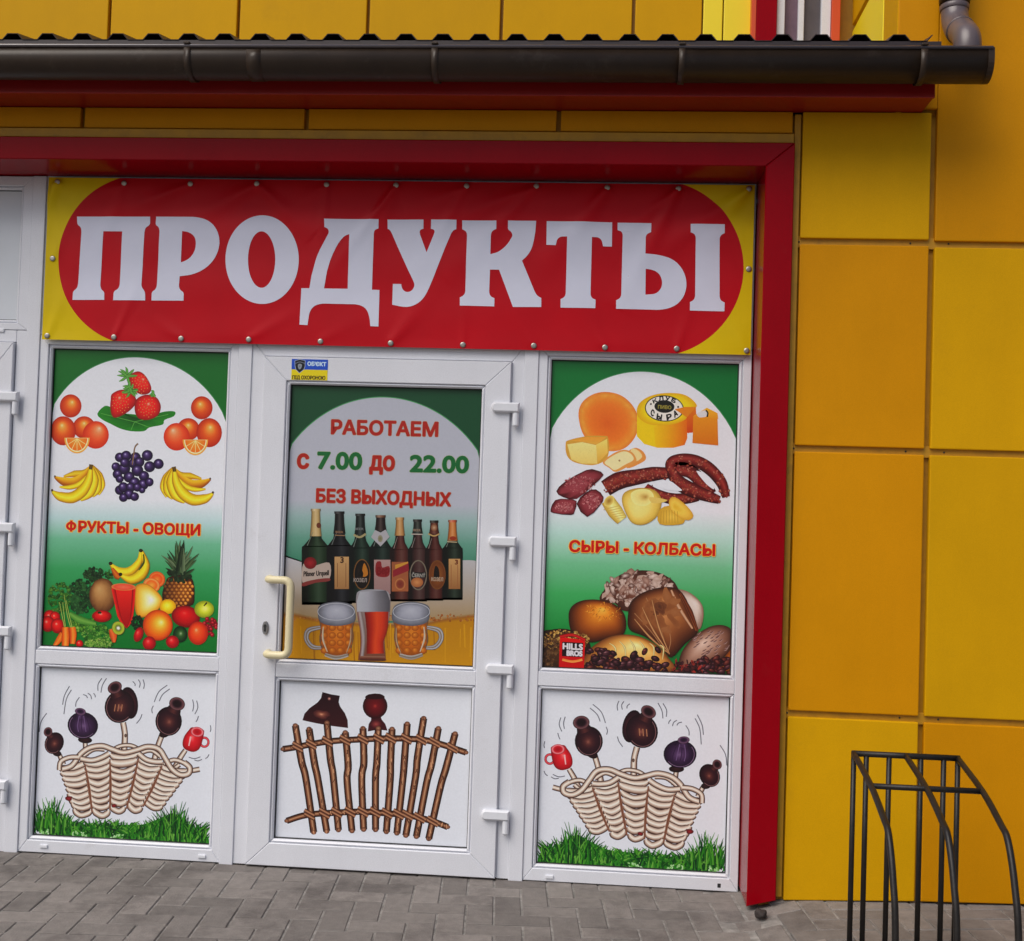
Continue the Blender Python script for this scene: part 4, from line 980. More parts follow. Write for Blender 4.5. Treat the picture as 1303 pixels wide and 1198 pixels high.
A.fill(smooth([(435, 605), (480, 565), (540, 540), (590, 555), (610, 600), (570, 625), (505, 655), (470, 635)], 4), (206, 146, 76)); A.fill(smooth([(445, 605), (490, 570), (545, 548), (582, 562), (595, 592), (550, 618), (500, 645), (470, 628)], 4), (226, 204, 156)); A.fill(ell(522, 596, 5), (150, 120, 80))
# drum of cheese with round label, cut wedge
A.tube([(612, 400), (760, 400), (872, 400)], 10, [(220, 190, 20)]*2)
A.grad([(614, 330), (612, 470), (650, 510), (720, 530), (800, 530), (860, 515), (874, 480), (872, 370), (920, 340), (905, 440), (880, 455), (800, 400)], (226, 190, 24), (206, 130, 14), (1, 0.15))
A.fill([(614, 330), (612, 470), (650, 510), (720, 530), (800, 530), (860, 515), (872, 480), (872, 370), (740, 420)], (222, 186, 18))
A.grad([(700, 420), (872, 372), (872, 480), (860, 515), (800, 530), (710, 528)], (222, 180, 16), (206, 104, 14), (1, 0))
A.grad([(800, 330), (918, 318), (922, 400), (900, 452), (872, 452), (872, 370)], (206, 120, 20), (190, 70, 14))
A.ball(smooth([(612, 350), (625, 300), (680, 262), (760, 246), (850, 252), (905, 285), (920, 320), (840, 325), (808, 330), (872, 372), (800, 408), (700, 412), (640, 390)], 4), [(0, (230, 206, 24)), (.7, (226, 196, 14)), (1, (206, 160, 14))], None, 4)
A.fill(ell(755, 326, 101, 68, 3, 40), (30, 26, 14)); A.fill(ell(755, 326, 96, 63, 3, 40), (212, 208, 200)); A.fill(ell(755, 316, 52, 33, 3, 30), (30, 30, 24)); A.text('ПИВО', (722, 326), (790, 330), 18, (150, 140, 60), .8)
for ch, an in zip('КЛУБ', (-128, -103, -78, -53)):
    a_ = math.radians(an); x, y = 755+74*math.cos(a_), 324+49*math.sin(a_); t = (-math.sin(a_), math.cos(a_)*.72)
    A.text(ch, (x-12*t[0], y+9-12*t[1]), (x+12*t[0], y+9+12*t[1]), 22, (24, 22, 20), 1.6, (math.cos(a_)*.5, math.sin(a_)))
for ch, an in zip('СЫРА', (150, 112, 70, 36)):
    a_ = math.radians(an); x, y = 755+76*math.cos(a_), 326+48*math.sin(a_); t = (math.sin(a_), -math.cos(a_)*.72)
    A.text(ch, (x-13*t[0], y+12-13*t[1]), (x+13*t[0], y+12+13*t[1]), 27, (24, 22, 20), 2, (-math.cos(a_)*.4, -1))
A.fill(ell(685, 303, 5), (24, 22, 20)); A.fill(ell(826, 318, 5), (24, 22, 20))
A.fill([(808, 330), (862, 318), (920, 318), (872, 372)], (206, 128, 24))
A.grad([(905, 365), (1030, 378), (1034, 518), (900, 505)], (208, 140, 26), (196, 112, 16)); A.grad([(905, 365), (975, 322), (1030, 350), (1034, 384), (1030, 378)], (222, 170, 40), (206, 140, 26)); A.fill(smooth([(925, 350), (975, 335), (978, 365), (935, 372)], 3), (200, 198, 200)); A.tube([(970, 335), (980, 350), (976, 370)], 8, [(30, 26, 14)]*2)
A.done('cheese_print')
def sausage(pts, w, n=70):
    A.tube(pts, w, [(60, 12, 12), (112, 30, 28), (150, 58, 50), (120, 32, 28), (84, 18, 18), (48, 8, 10)], 6)
    sp = smooth([(p[0], p[1]) for p in pts], 8, False); wm = (sum(w)/len(w) if isinstance(w, (list, tuple)) else w)*.36
    for _ in range(n):
        p = RND.choice(sp[2:-2]); q = RND.uniform(2.5, 7); A.ball(ell(p[0]+RND.uniform(-wm, wm), p[1]+RND.uniform(-wm, wm), q*1.5, q, RND.uniform(0, 180), 7, .3), [(0, RND.choice([(190, 120, 100), (150, 70, 56), (170, 90, 60)])), (1, RND.choice([(120, 40, 34), (96, 24, 24)]))], rings=1)
sausage([(660, 728), (720, 770), (800, 795), (880, 790), (930, 780)], [30, 52, 60, 56, 50], 60)
sausage([(450, 740), (520, 700), (620, 680), (700, 665), (790, 660)], [86, 92, 80, 74, 52], 150)
sausage([(1000, 770), (960, 720), (900, 660), (850, 640), (800, 640), (795, 605), (850, 590), (920, 600), (990, 640), (1050, 710), (1075, 785)], [56, 66, 70, 74, 70, 60, 62, 64, 64, 58, 40], 120)
sausage([(790, 650), (830, 710), (900, 750), (980, 780), (1040, 800)], [50, 76, 76, 60, 40], 100)
A.fill(smooth([(735, 715), (780, 700), (830, 735), (845, 752), (800, 752), (750, 742)], 3), WHITE); A.fill(smooth([(920, 650), (970, 670), (1005, 720), (1010, 745), (970, 715)], 3), WHITE)
for poly in ([(195, 755), (240, 705), (350, 645), (400, 645), (440, 670), (380, 730), (300, 795), (230, 785)], [(165, 850), (190, 800), (250, 795), (300, 805), (290, 860), (270, 878), (180, 868)], [(300, 820), (350, 760), (400, 745), (440, 785), (420, 830), (355, 888)]):
    A.ball(smooth(poly, 2), [(0, (150, 70, 78)), (.8, (136, 54, 62)), (.92, (90, 24, 30)), (1, (56, 12, 18))], None, 5, .1)
    xs = [p[0] for p in poly]; ys = [p[1] for p in poly]; cx_, cy_ = sum(xs)/len(xs), sum(ys)/len(ys)
    A.specks(in_ell(cx_, cy_, (max(xs)-min(xs))*.34, (max(ys)-min(ys))*.3), 130, (2, 5), [(190, 130, 130), (150, 70, 76), (110, 34, 42), (170, 100, 100)])
A.done('sausage_print')
for pts, w in (([(460, 800), (500, 860), (535, 905)], [70, 80, 60]),):
    A.tube(pts, w, [(180, 150, 60), (222, 204, 120), (230, 218, 150), (206, 180, 90), (170, 136, 50)])
    A.ball(ell(468, 805, 32, 22, -50), [(0, (150, 110, 40)), (1, (216, 196, 110))], None, 3)
    for k in range(6): A.line([(440+k*14, 850+k*9), (520+k*7, 830+k*12)], 3, (190, 160, 80))
A.ball(smooth([(535, 810), (550, 760), (620, 738), (700, 748), (740, 800), (720, 880), (660, 925), (600, 925), (565, 890)], 4), [(0, (226, 206, 130)), (.5, (222, 200, 116)), (.85, (206, 176, 80)), (1, (170, 136, 56))], (-.2, .1), 6)
A.ball(smooth([(580, 770), (620, 745), (680, 750), (700, 790), (660, 830), (600, 820)], 4), [(0, (170, 130, 60)), (.4, (216, 196, 120)), (1, (226, 210, 140))], (.3, 0), 4); A.fill(smooth([(680, 785), (770, 800), (735, 815), (690, 815)], 3), (206, 180, 100))
A.ball(smooth([(725, 860), (775, 830), (850, 870), (860, 910), (830, 928), (730, 925)], 3), [(0, (216, 184, 80)), (1, (190, 150, 50))], None, 3); A.ball(smooth([(780, 800), (810, 785), (870, 830), (905, 880), (880, 905), (830, 890), (785, 850)], 3), [(0, (206, 166, 50)), (.6, (222, 190, 86)), (1, (196, 150, 50))], (-.4, -.2), 4)
for k in range(7): A.line([(738+k*14, 850+abs(k-3)*3), (735+k*15, 922)], 3, (180, 140, 50))
A.done('pasta_print')
A.fr('F8').text('СЫРЫ - КОЛБАСЫ', (264, 130), (1014, 152), 56, (186, 26, 14), 3.6, (.03, -1), ((222, 176, 80), 3.6)); A.done('lettering')
BRN = [(0, (206, 160, 112)), (.25, (176, 120, 72)), (.6, (138, 84, 46)), (.85, (94, 50, 28)), (1, (48, 24, 14))]
A.ball(smooth([(420, 380), (450, 320), (510, 260), (590, 232), (680, 230), (760, 255), (820, 310), (830, 420), (560, 440), (500, 400)], 4), [(0, (140, 96, 80)), (.5, (100, 60, 46)), (1, (66, 38, 30))], None, 5, .06)
for _ in range(150):
    x, y = in_ell(620, 335, 185, 98)()
    if y > 420: continue
    q = RND.uniform(8, 22); A.ball(ell(x, y, q*1.3, q*.7, RND.uniform(0, 180), 8, .4), [(0, RND.choice([(206, 190, 182), (190, 170, 160), (170, 140, 126)])), (1, RND.choice([(170, 146, 134), (130, 96, 84), (80, 46, 38)]))], rings=2)
A.ball(smooth([(820, 330), (880, 340), (940, 390), (958, 450), (940, 530), (900, 510), (840, 400)], 4), [(0, (206, 196, 190)), (.5, (196, 180, 168)), (1, (130, 100, 84))], (.2, -.2), 5, .04)
A.ball(smooth([(570, 430), (590, 380), (650, 340), (740, 316), (820, 322), (870, 380), (900, 470), (930, 545), (860, 610), (790, 680), (740, 630), (650, 570), (570, 530)], 4), BRN, (.0, -.35), 9)
A.tube([(835, 350), (880, 430), (920, 540)], [14, 26, 12], [(90, 48, 26), (150, 84, 44), (70, 34, 20)]); A.tube([(790, 330), (830, 420), (900, 530)], [10, 18, 10], [(160, 110, 76), (196, 160, 130), (130, 84, 54)])
for a_ in ((600, 450, 760, 650), (660, 370, 770, 640), (780, 540, 775, 650)): A.line([(a_[0], a_[1]), ((a_[0]+a_[2])/2+10, (a_[1]+a_[3])/2), (a_[2], a_[3])], 4, (156, 112, 76))
def patches(fn, n, r, cols, asp=.55, rot=(0, 180), edge=None):
    for _ in range(n):
        x, y = fn(); q = RND.uniform(*r); c = RND.choice(cols)
        A.ball(ell(x, y, q, q*asp*RND.uniform(.6, 1.3), RND.uniform(*rot), 11, .3), [(0, c), (.5, mixc(c, edge or (110, 66, 40), .35)), (1, mixc(c, edge or (110, 66, 40), .8))], None, 3)
patches(in_ell(735, 440, 105, 90), 26, (20, 44), [(150, 100, 62), (128, 78, 44)], .6, edge=(142, 90, 52))
patches(in_ell(710, 425, 30, 24), 5, (22, 36), [(88, 50, 32)], .7, edge=(120, 72, 42))
for x0_, y0_ in ((600, 480), (640, 420), (690, 380)):
    A.tube([(x0_, y0_), ((x0_+780)/2-8, (y0_+660)/2+6), (782, 662)], [4, 12, 4], [(96, 54, 30), (196, 148, 100), (104, 60, 34)])
A.tube([(838, 345), (890, 440), (928, 545)], [10, 22, 8], [(60, 30, 20), (120, 62, 34), (60, 30, 20)])
A.ball(smooth([(258, 470), (275, 415), (330, 384), (410, 380), (490, 400), (545, 450), (556, 520), (530, 570), (440, 590), (360, 600), (280, 560)], 4), [(0, (236, 176, 76)), (.25, (210, 136, 42)), (.6, (158, 84, 24)), (.85, (100, 48, 16)), (1, (48, 22, 10))], (.2, -.5), 9)
for _ in range(70):
    x, y = in_ell(430, 440, 110, 50)(); A.tube([(x, y), (x+RND.uniform(-9, 9), y+RND.uniform(-5, 9)), (x+RND.uniform(-14, 14), y+RND.uniform(4, 14))], [1, 3, 1], [RND.choice([(160, 94, 26), (222, 158, 64), (170, 100, 30)])]*2)
A.ball(smooth([(125, 560), (170, 535), (250, 532), (320, 560), (370, 610), (365, 700), (300, 745), (122, 745)], 4), [(0, (110, 76, 40)), (.6, (70, 44, 24)), (1, (36, 22, 14))], (-.2, -.2), 5, .06)
A.specks(in_ell(240, 590, 125, 56), 300, (4, 9), [(196, 160, 90), (160, 116, 56), (110, 70, 30), (60, 36, 20)], .6); A.specks(in_ell(165, 650, 50, 80), 90, (4, 9), [(110, 80, 50), (60, 40, 26), (80, 50, 30)])
A.ball(smooth([(830, 700), (850, 640), (910, 570), (990, 520), (1060, 512), (1105, 540), (1107, 600), (1080, 660), (1000, 720), (900, 760), (830, 760)], 4), [(0, (206, 184, 170)), (.4, (170, 136, 118)), (.8, (118, 80, 64)), (1, (58, 34, 28))], (-.1, -.25), 7)
for _ in range(42):
    x, y = in_ell(985, 605, 95, 68)(); A.tube([(x, y), (x+10, y-3), (x+22, y-12)], [2, 9, 2], [(120, 86, 78), (96, 62, 56), (180, 156, 150)])
A.ball(smooth([(1040, 720), (1080, 660), (1107, 640), (1107, 740), (1050, 745)], 3), [(0, (180, 110, 40)), (1, (120, 60, 20))], None, 3)
A.ball(smooth([(350, 660), (400, 610), (470, 572), (550, 560), (640, 575), (720, 620), (775, 680), (785, 755), (350, 750)], 4), [(0, (238, 216, 156)), (.3, (224, 184, 108)), (.65, (192, 138, 68)), (.9, (140, 86, 40)), (1, (96, 56, 28))], (.2, -.25), 9)
for k in range(6): A.tube([(470+k*52, 585+abs(k-2)*10), (500+k*50, 630), (505+k*48, 690)], [3, 11, 3], [(150, 96, 46), (236, 214, 156), (170, 116, 58)])
A.done('bread_print')
BEAN = [[(0, (150, 110, 112)), (.4, (84, 44, 52)), (1, (30, 12, 18))], [(0, (110, 70, 74)), (.5, (54, 26, 32)), (1, (22, 9, 14))], [(0, (140, 84, 70)), (.5, (90, 38, 36)), (1, (36, 13, 15))]]
for _ in range(120):
    x = RND.uniform(345, 760); y = RND.uniform(640, 760)
    if y < 640+max(0, (x-480))*.33 and RND.random() < .9: continue
    q = RND.uniform(13, 24); A.ball(ell(x, y, q*1.25, q*.8, RND.uniform(-60, 60), 12), RND.choice(BEAN), (-.2, -.3), 4); A.line([(x-q*.8, y+2), (x+q*.8, y-2)], 2.5, (36, 14, 18))
for _ in range(90):
    x = RND.uniform(800, 1100); y = RND.uniform(680, 765)
    if y < 765-(x-790)*.5: continue
    q = RND.uniform(12, 22); A.ball(ell(x, y, q*1.3, q*.7, RND.uniform(-50, 50), 12), RND.choice(BEAN), (-.2, -.3), 4)
A.specks(lambda: (RND.uniform(800, 960), RND.uniform(700, 760)), 40, (8, 18), [(70, 34, 36), (40, 20, 22), (150, 50, 40)], .5)
A.done('coffee_bean_print', 'stuff')
A.grad([(214, 572), (345, 590), (338, 742), (208, 738)], (200, 16, 20), (176, 8, 16)); A.tube([(214, 572), (280, 562), (345, 590)], 16, [(120, 10, 14), (190, 30, 30), (150, 16, 20)])
A.fill([(226, 598), (334, 604), (330, 678), (224, 672)], (34, 16, 20)); A.text('HILLS', (230, 634), (330, 640), 30, (200, 196, 200), 2.5); A.text('BROS', (250, 668), (328, 672), 26, (200, 196, 200), 2.5)
A.tube([(226, 690), (280, 700), (330, 690)], 12, [(206, 120, 50), (226, 150, 80)]); A.done('coffee_can_print')

# ---- lower pictures: pots on a wicker basket (the two windows carry mirrored prints)
def basket_picture(rect, mirror, label):
    po = film('picture', rect, 0.0245, [(1, (205, 208, 214)), (0, (203, 206, 213))], label, 'picture')
    A = Art(po, rect, 0.0245, mirror=mirror); A.fr('F3')
    st = RND.getstate(); RND.seed(11)
    OUT = (70, 46, 40); CRM = [(140, 116, 104), (204, 188, 174), (220, 212, 204), (186, 164, 148), (104, 76, 66)]
    def cane(pts, w):
        A.tube(pts, [q+9 for q in w] if isinstance(w, list) else w+9, [OUT, OUT], 5); A.tube(pts, w, CRM, 5)
    for pts, w in (([(658, 335), (668, 400), (664, 482)], [24, 24, 26]), ([(318, 508), (340, 560)], [17, 20]), ([(455, 436), (460, 515)], [17, 20]), ([(866, 402), (845, 460), (826, 535)], [22, 22, 26]), ([(992, 482), (960, 530), (920, 605)], [18, 22, 24])): cane(pts, w); A.done('stick_print')
    A.ball(ell(672, 405, 7, 10), [(0, (120, 96, 84)), (1, (70, 50, 44))], None, 2)
    A.done('stick_print')
    cane([(590, 492), (640, 462), (700, 458), (745, 480)], 16); cane([(440, 520), (500, 480), (560, 480)], 16); cane([(760, 495), (810, 485), (860, 520)], 16)
    cane([(870, 560), (930, 535), (990, 555), (1020, 585)], 18); cane([(1000, 595), (1040, 590), (1068, 585)], 20); cane([(905, 605), (960, 560)], 16)
    cols = [((312, 575), (470, 548), (392, 800), (492, 815)), ((448, 545), (590, 535), (494, 800), (586, 815)), ((585, 508), (745, 505), (588, 780), (668, 795)), ((738, 525), (872, 555), (686, 770), (758, 795)), ((862, 570), (1010, 600), (770, 750), (870, 790))]
    for (a_, b_, c_, d_), sag in zip(cols, (12, 14, 12, 14, 10)):
        n = 8
        for k in range(n+1):
            t = k/n
            l = (a_[0]+(c_[0]-a_[0])*t, a_[1]+(c_[1]-a_[1])*t); r = (b_[0]+(d_[0]-b_[0])*t, b_[1]+(d_[1]-b_[1])*t)
            m = ((l[0]+r[0])/2+RND.uniform(-8, 8), (l[1]+r[1])/2+sag+6+RND.uniform(-5, 6)); w = (34-7*t)*RND.uniform(.86, 1.14)
            cane([(l[0]+4, l[1]-4), ((l[0]*2+m[0])/3, (l[1]*2+m[1])/3+5), m, ((r[0]*2+m[0])/3, (r[1]*2+m[1])/3), (r[0]-4, r[1]-9)], [w*.45, w, w*1.05, w, w*.5])
    for a_, c_ in (((455, 560), (492, 812)), ((588, 530), (588, 806)), ((742, 520), (676, 796)), ((868, 566), (765, 786))):
        A.tube([a_, ((a_[0]+c_[0])/2+3, (a_[1]+c_[1])/2), c_], [6, 15, 8], [(150, 110, 88), (104, 60, 44), (150, 110, 88)])
    cane([(330, 585), (385, 565), (430, 505), (480, 470), (545, 460), (600, 478), (660, 496), (730, 482), (790, 464), (850, 478), (885, 530), (920, 585), (965, 615), (1008, 608), (1015, 575), (985, 548)], 24)
    cane([(318, 590), (325, 545), (370, 522), (420, 520)], 20); cane([(430, 528), (490, 538), (545, 522), (585, 500)], 24); cane([(740, 500), (780, 532), (830, 545), (868, 545)], 24)
    for p in ((368, 742, 20, 15), (610, 780, 18, 10)): A.ball(ell(p[0], p[1], p[2], p[3], 0, 9, .3), [(0, (150, 40, 44)), (1, (84, 30, 34))], None, 2)
    A.done('basket_print')
    BP = [(0, (140, 88, 76)), (.18, (88, 46, 44)), (.5, (56, 26, 34)), (.85, (40, 18, 28)), (1, (28, 12, 18))]; PP = [(0, (112, 88, 122)), (.2, (84, 58, 94)), (.6, (56, 34, 64)), (1, (30, 16, 36))]
    def pot(body, neck, rim, rs, tail):
        if tail: A.ball(ell(*tail), [(0, (60, 34, 36)), (1, (30, 16, 20))], None, 3)
        A.ball(ell(*body), rs, (.05, .05), 8, .02)
        A.line(ell(body[0], body[1], body[2]*.86, body[3]*.9, body[4])[2:15], 3, mixc(rs[1][1], (200, 180, 190), .35))
        if neck: A.tube(*neck, [rs[-1][1], rs[2][1], rs[1][1], rs[2][1], rs[-1][1]])
        A.ball(ell(*rim), [(0, rs[-1][1]), (.55, rs[3 if len(rs) > 4 else 2][1]), (.8, mixc(rs[1][1], (190, 150, 160), .4)), (1, rs[-1][1])], (0, -.05), 6)
        A.done('pot_print')
    pot((290, 445, 50, 60, 25), ([(262, 395), (278, 415)], [36, 50]), (257, 385, 23, 26, 20), BP, (305, 500, 24, 16, 10))
    pot((443, 350, 82, 72, 10), ([(430, 285), (436, 315)], [46, 80]), (430, 276, 30, 19, 10), PP, (455, 428, 38, 18, 5))
    for k in range(5): A.line([(412+k*12, 300), (395+k*20, 350), (400+k*20, 385)], 4, (110, 86, 124) if k % 2 else (50, 28, 60))
    A.done('glaze_print', 'stuff')
    A.ball(ell(690, 230, 48, 86, -8), BP, (.4, 0), 5)
    pot((640, 250, 80, 88, 15), ([(620, 165), (634, 200)], [60, 90]), (614, 148, 40, 32, -30), BP, None)
    for k in range(3): A.line([(618+k*18, 238), (612+k*18, 275)], 5, (160, 112, 84))
    A.done('glaze_print', 'stuff')
    pot((902, 328, 71, 78, 0), ([(938, 255), (922, 285)], [66, 90]), (947, 235, 43, 36, 15), BP, (882, 392, 32, 22, -25))
    A.done('pot_print')
    RM = [(0, (236, 120, 120)), (.3, (206, 40, 50)), (.8, (176, 20, 34)), (1, (120, 14, 26))]
    A.line(ell(1093, 440, 22, 24, 0, 20)+[(1115, 440)], 13, (120, 16, 28)); A.line(ell(1093, 440, 22, 24, 0, 20)+[(1115, 440)], 8, (206, 80, 90))
    A.ball(smooth([(1010, 375), (1030, 360), (1085, 372), (1090, 400), (1070, 470), (1035, 492), (990, 478), (976, 450), (985, 410)], 4), RM, (-.1, -.1), 6)
    A.ball(ell(1055, 385, 36, 27, 10, 20), [(0, (150, 16, 30)), (.6, (190, 30, 44)), (.8, (232, 130, 136)), (1, (150, 20, 34))], None, 5); A.tube([(1020, 410), (1010, 460)], [8, 6], [(240, 170, 170)]*2)
    A.done('mug_print')
    for l in (((250, 285), (220, 330), (210, 385)), ((372, 140), (345, 190), (335, 240)), ((382, 160), (355, 210), (342, 290)), ((425, 200), (408, 225), (405, 250)), ((545, 98), (525, 130), (524, 165)), ((570, 98), (548, 135), (540, 175)), ((445, 185), (462, 192), (468, 204)), ((470, 178), (485, 190), (490, 210)), ((500, 178), (508, 188), (510, 200)), ((710, 115), (722, 128), (722, 140)), ((740, 105), (750, 125), (745, 148)), ((765, 105), (772, 130), (768, 155)), ((760, 290), (750, 315), (730, 340)), ((895, 135), (850, 170), (825, 225)), ((908, 155), (870, 185), (852, 220)), ((820, 245), (812, 265), (815, 285)), ((1030, 212), (1036, 245), (1030, 275)), ((1052, 218), (1058, 255), (1042, 290)), ((1062, 300), (1055, 320), (1048, 332)), ((1125, 350), (1128, 370), (1124, 385)), ((1010, 520), (1040, 528), (1072, 518)), ((1040, 535), (1060, 540), (1080, 532)), ((1118, 505), (1110, 520), (1098, 528))):
        A.line(list(l), 4.5, (96, 96, 108))
    A.done('motion_line_print', 'stuff')
    prof = lambda x: 78+165*math.exp(-((x-265)/75)**2)+175*math.exp(-((x-930)/85)**2)+15*math.sin(x/40)
    A.grad(smooth([(182, 905), (215, 870), (270, 830), (330, 860), (420, 875), (520, 885), (640, 880), (760, 880), (850, 850), (930, 820), (1000, 870), (1080, 930), (1118, 960)], 3, False)+[(1118, 992), (230, 940)], (36, 104, 34), (52, 128, 36))
    for _ in range(620):
        x = RND.uniform(186, 1108); b_ = 938+(x-167)*.058; d_ = RND.uniform(0, 75); h = prof(x)*RND.uniform(.35, 1.0)*(1-d_/160)
        h = min(h, prof(x)-d_*.3); y0 = b_-d_; ln = RND.gauss(0, 30)+(x-265)*.15*math.exp(-((x-265)/90)**2)+(x-930)*.15*math.exp(-((x-930)/90)**2)
        g = RND.choice([(22, 84, 26), (34, 108, 30), (50, 130, 34), (84, 156, 48), (16, 64, 30), (110, 170, 70)])
        A.tube([(x, y0), (x+ln*.4, y0-h*.55), (x+ln, y0-h)], [9, 7, 1.5], [mixc(g, (0, 20, 10), .3), g], 3)
    A.specks(lambda: (lambda x: (x, 938+(x-167)*.058-RND.uniform(5, 35)))(RND.choice([RND.uniform(380, 460), RND.uniform(590, 660), RND.uniform(220, 260)])), 46, (4, 11), [(150, 190, 130), (180, 205, 170), (110, 170, 90)], .5)
    A.done('grass_print', 'stuff')
    RND.setstate(st)
basket_picture((XL0+E0, ZB+E0, XL1-E0, ZN-E0), None, 'picture of clay pots on a wicker basket, red mug at right, in the left window')
basket_picture((XR0+E0, ZB+E0, XR1-E0, ZN-E0), XL0+XR1, 'picture of clay pots on a wicker basket, red mug at left, beside the red post')

# ---- picture on the door: wattle fence with two pots
rect = (XD0+E0, ZDB+E0, XD1-E0, ZDN-E0)
po = film('picture', rect, YL+0.0255, [(1, (204, 207, 213)), (0, (202, 205, 212))], 'picture of a brown wattle fence with two upturned pots, on the door', 'picture')
A = Art(po, rect, YL+0.0255); A.fr('F6')
TW = [(40, 20, 16), (104, 64, 44), (178, 136, 104), (118, 72, 50), (44, 22, 18)]
def twig(pts, w):
    A.tube(pts, [q+7 for q in w], [(30, 16, 14)]*2, 5); A.tube(pts, w, TW, 5)
    for p in (pts[0], pts[-1]): A.ball(ell(p[0], p[1], w[0]*.5, w[0]*.42), [(0, (170, 124, 96)), (1, (90, 54, 40))], None, 2)
    sp_ = smooth(pts, 10, False)
    for _ in range(16):
        p = RND.choice(sp_); A.line([(p[0]+RND.uniform(-6, 6), p[1]-8), (p[0]+RND.uniform(-6, 6), p[1]+10)], 3, RND.choice([(90, 52, 38), (196, 150, 116), (70, 40, 30)]), False)
VT = [((260, 252), (340, 718)), ((320, 267), (397, 714)), ((398, 240), (448, 708)), ((478, 282), (507, 712)), ((555, 264), (558, 706)), ((622, 264), (610, 707)), ((682, 267), (657, 716)), ((748, 244), (703, 722)), ((820, 220), (742, 732)), ((884, 264), (788, 737)), ((957, 287), (842, 746))]
TR = [(205, 355), (270, 345), (400, 322), (555, 312), (690, 308), (820, 315), (900, 335), (1005, 370)]; BR = [(222, 668), (310, 642), (440, 632), (555, 628), (660, 635), (760, 645), (860, 670), (925, 695)]
twig(TR, [21]*8); A.done('rail_print'); twig(BR, [21]*8); A.done('rail_print')
A.grad([(378, 106), (416, 116), (454, 122), (449, 150), (456, 170), (476, 198), (488, 228), (490, 263), (420, 254), (350, 242), (291, 229), (300, 200), (322, 176), (358, 150), (372, 132)], (40, 12, 22), (62, 24, 28)); A.ball(ell(372, 202, 36, 20, 10, 14, .2), [(0, (206, 150, 120)), (.3, (130, 76, 62)), (1, (66, 26, 30))], None, 4); A.ball(ell(408, 135, 8), [(0, (220, 170, 150)), (1, (60, 20, 30))], None, 2); A.done('pot_print')
A.fill([(592, 208), (630, 208), (638, 228), (652, 244), (662, 274), (620, 270), (576, 278), (580, 246), (590, 230)], (66, 20, 28)); A.ball(ell(612, 246, 24, 18), [(0, (150, 70, 66)), (1, (70, 20, 28))], None, 3)
A.ball(ell(608, 167, 54, 55), [(0, (160, 56, 48)), (.15, (110, 18, 26)), (.7, (82, 10, 20)), (1, (42, 10, 16))], (0, 0), 6); A.fill(smooth([(565, 132), (580, 116), (630, 114), (650, 130), (608, 138)], 3), (46, 14, 20)); A.done('pot_print')
for (a_, b_) in VT:
    m = ((a_[0]+b_[0])/2+RND.uniform(-7, 7), (a_[1]+b_[1])/2); twig([a_, ((a_[0]*2+b_[0])/3+RND.uniform(-3, 3), (a_[1]*2+b_[1])/3), m, b_], [24, 26, 25, 24]); A.done('paling_print')
for (a_, b_) in VT:
    for R_, tt in ((TR, None), (BR, None)):
        best = min(((abs((a_[0]+(b_[0]-a_[0])*t)-q[0])+abs((a_[1]+(b_[1]-a_[1])*t)-q[1])), q) for q in smooth(R_, 10, False) for t in [k/40 for k in range(41)])[1]
        for k, o in enumerate((-8, 8)): A.tube([(best[0]-22, best[1]-12+o), (best[0]+22, best[1]+12+o)], 16, [(36, 18, 16), (120, 76, 54), (180, 136, 104), (110, 66, 48), (36, 18, 16)], sm=False)
        A.done('knot_print')

# ---- sticker on the door
q0, q1 = U(371.5, 457, YL), U(416.5, 484.5, YL)
rect = (q0.x, q1.z, q1.x, q0.z)
po = film('sticker', rect, YL-0.001, [(1, (30, 80, 176)), (.5, (30, 80, 176)), (.498, (206, 190, 0)), (0, (206, 190, 0))], 'small blue and yellow security sticker at the top of the door', 'sticker', material='sticker', th=0.0009)
A = Art(po, rect, YL-0.001, 'sticker'); A.fr('ST')
A.fill([(275, 265), (400, 225), (535, 260), (530, 400), (500, 480), (390, 565), (300, 480), (280, 400)], (150, 160, 180)); A.fill([(288, 272), (400, 240), (522, 268), (518, 395), (490, 470), (390, 552), (312, 470), (294, 395)], (22, 24, 34))
A.tube([(300, 330), (400, 295), (515, 330)], 16, [(110, 116, 130)]*2); A.ball(smooth([(355, 360), (400, 335), (450, 360), (435, 440), (395, 475), (362, 440)], 3), [(0, (90, 96, 100)), (.6, (150, 156, 164)), (1, (110, 116, 124))], None, 3); A.done('shield_emblem')
A.text("ОБ'ЄКТ", (585, 380), (1020, 395), 90, (180, 200, 240), 7); A.text('ПІД ОХОРОНОЮ', (225, 700), (1000, 715), 84, (90, 76, 10), 6); A.done('lettering')

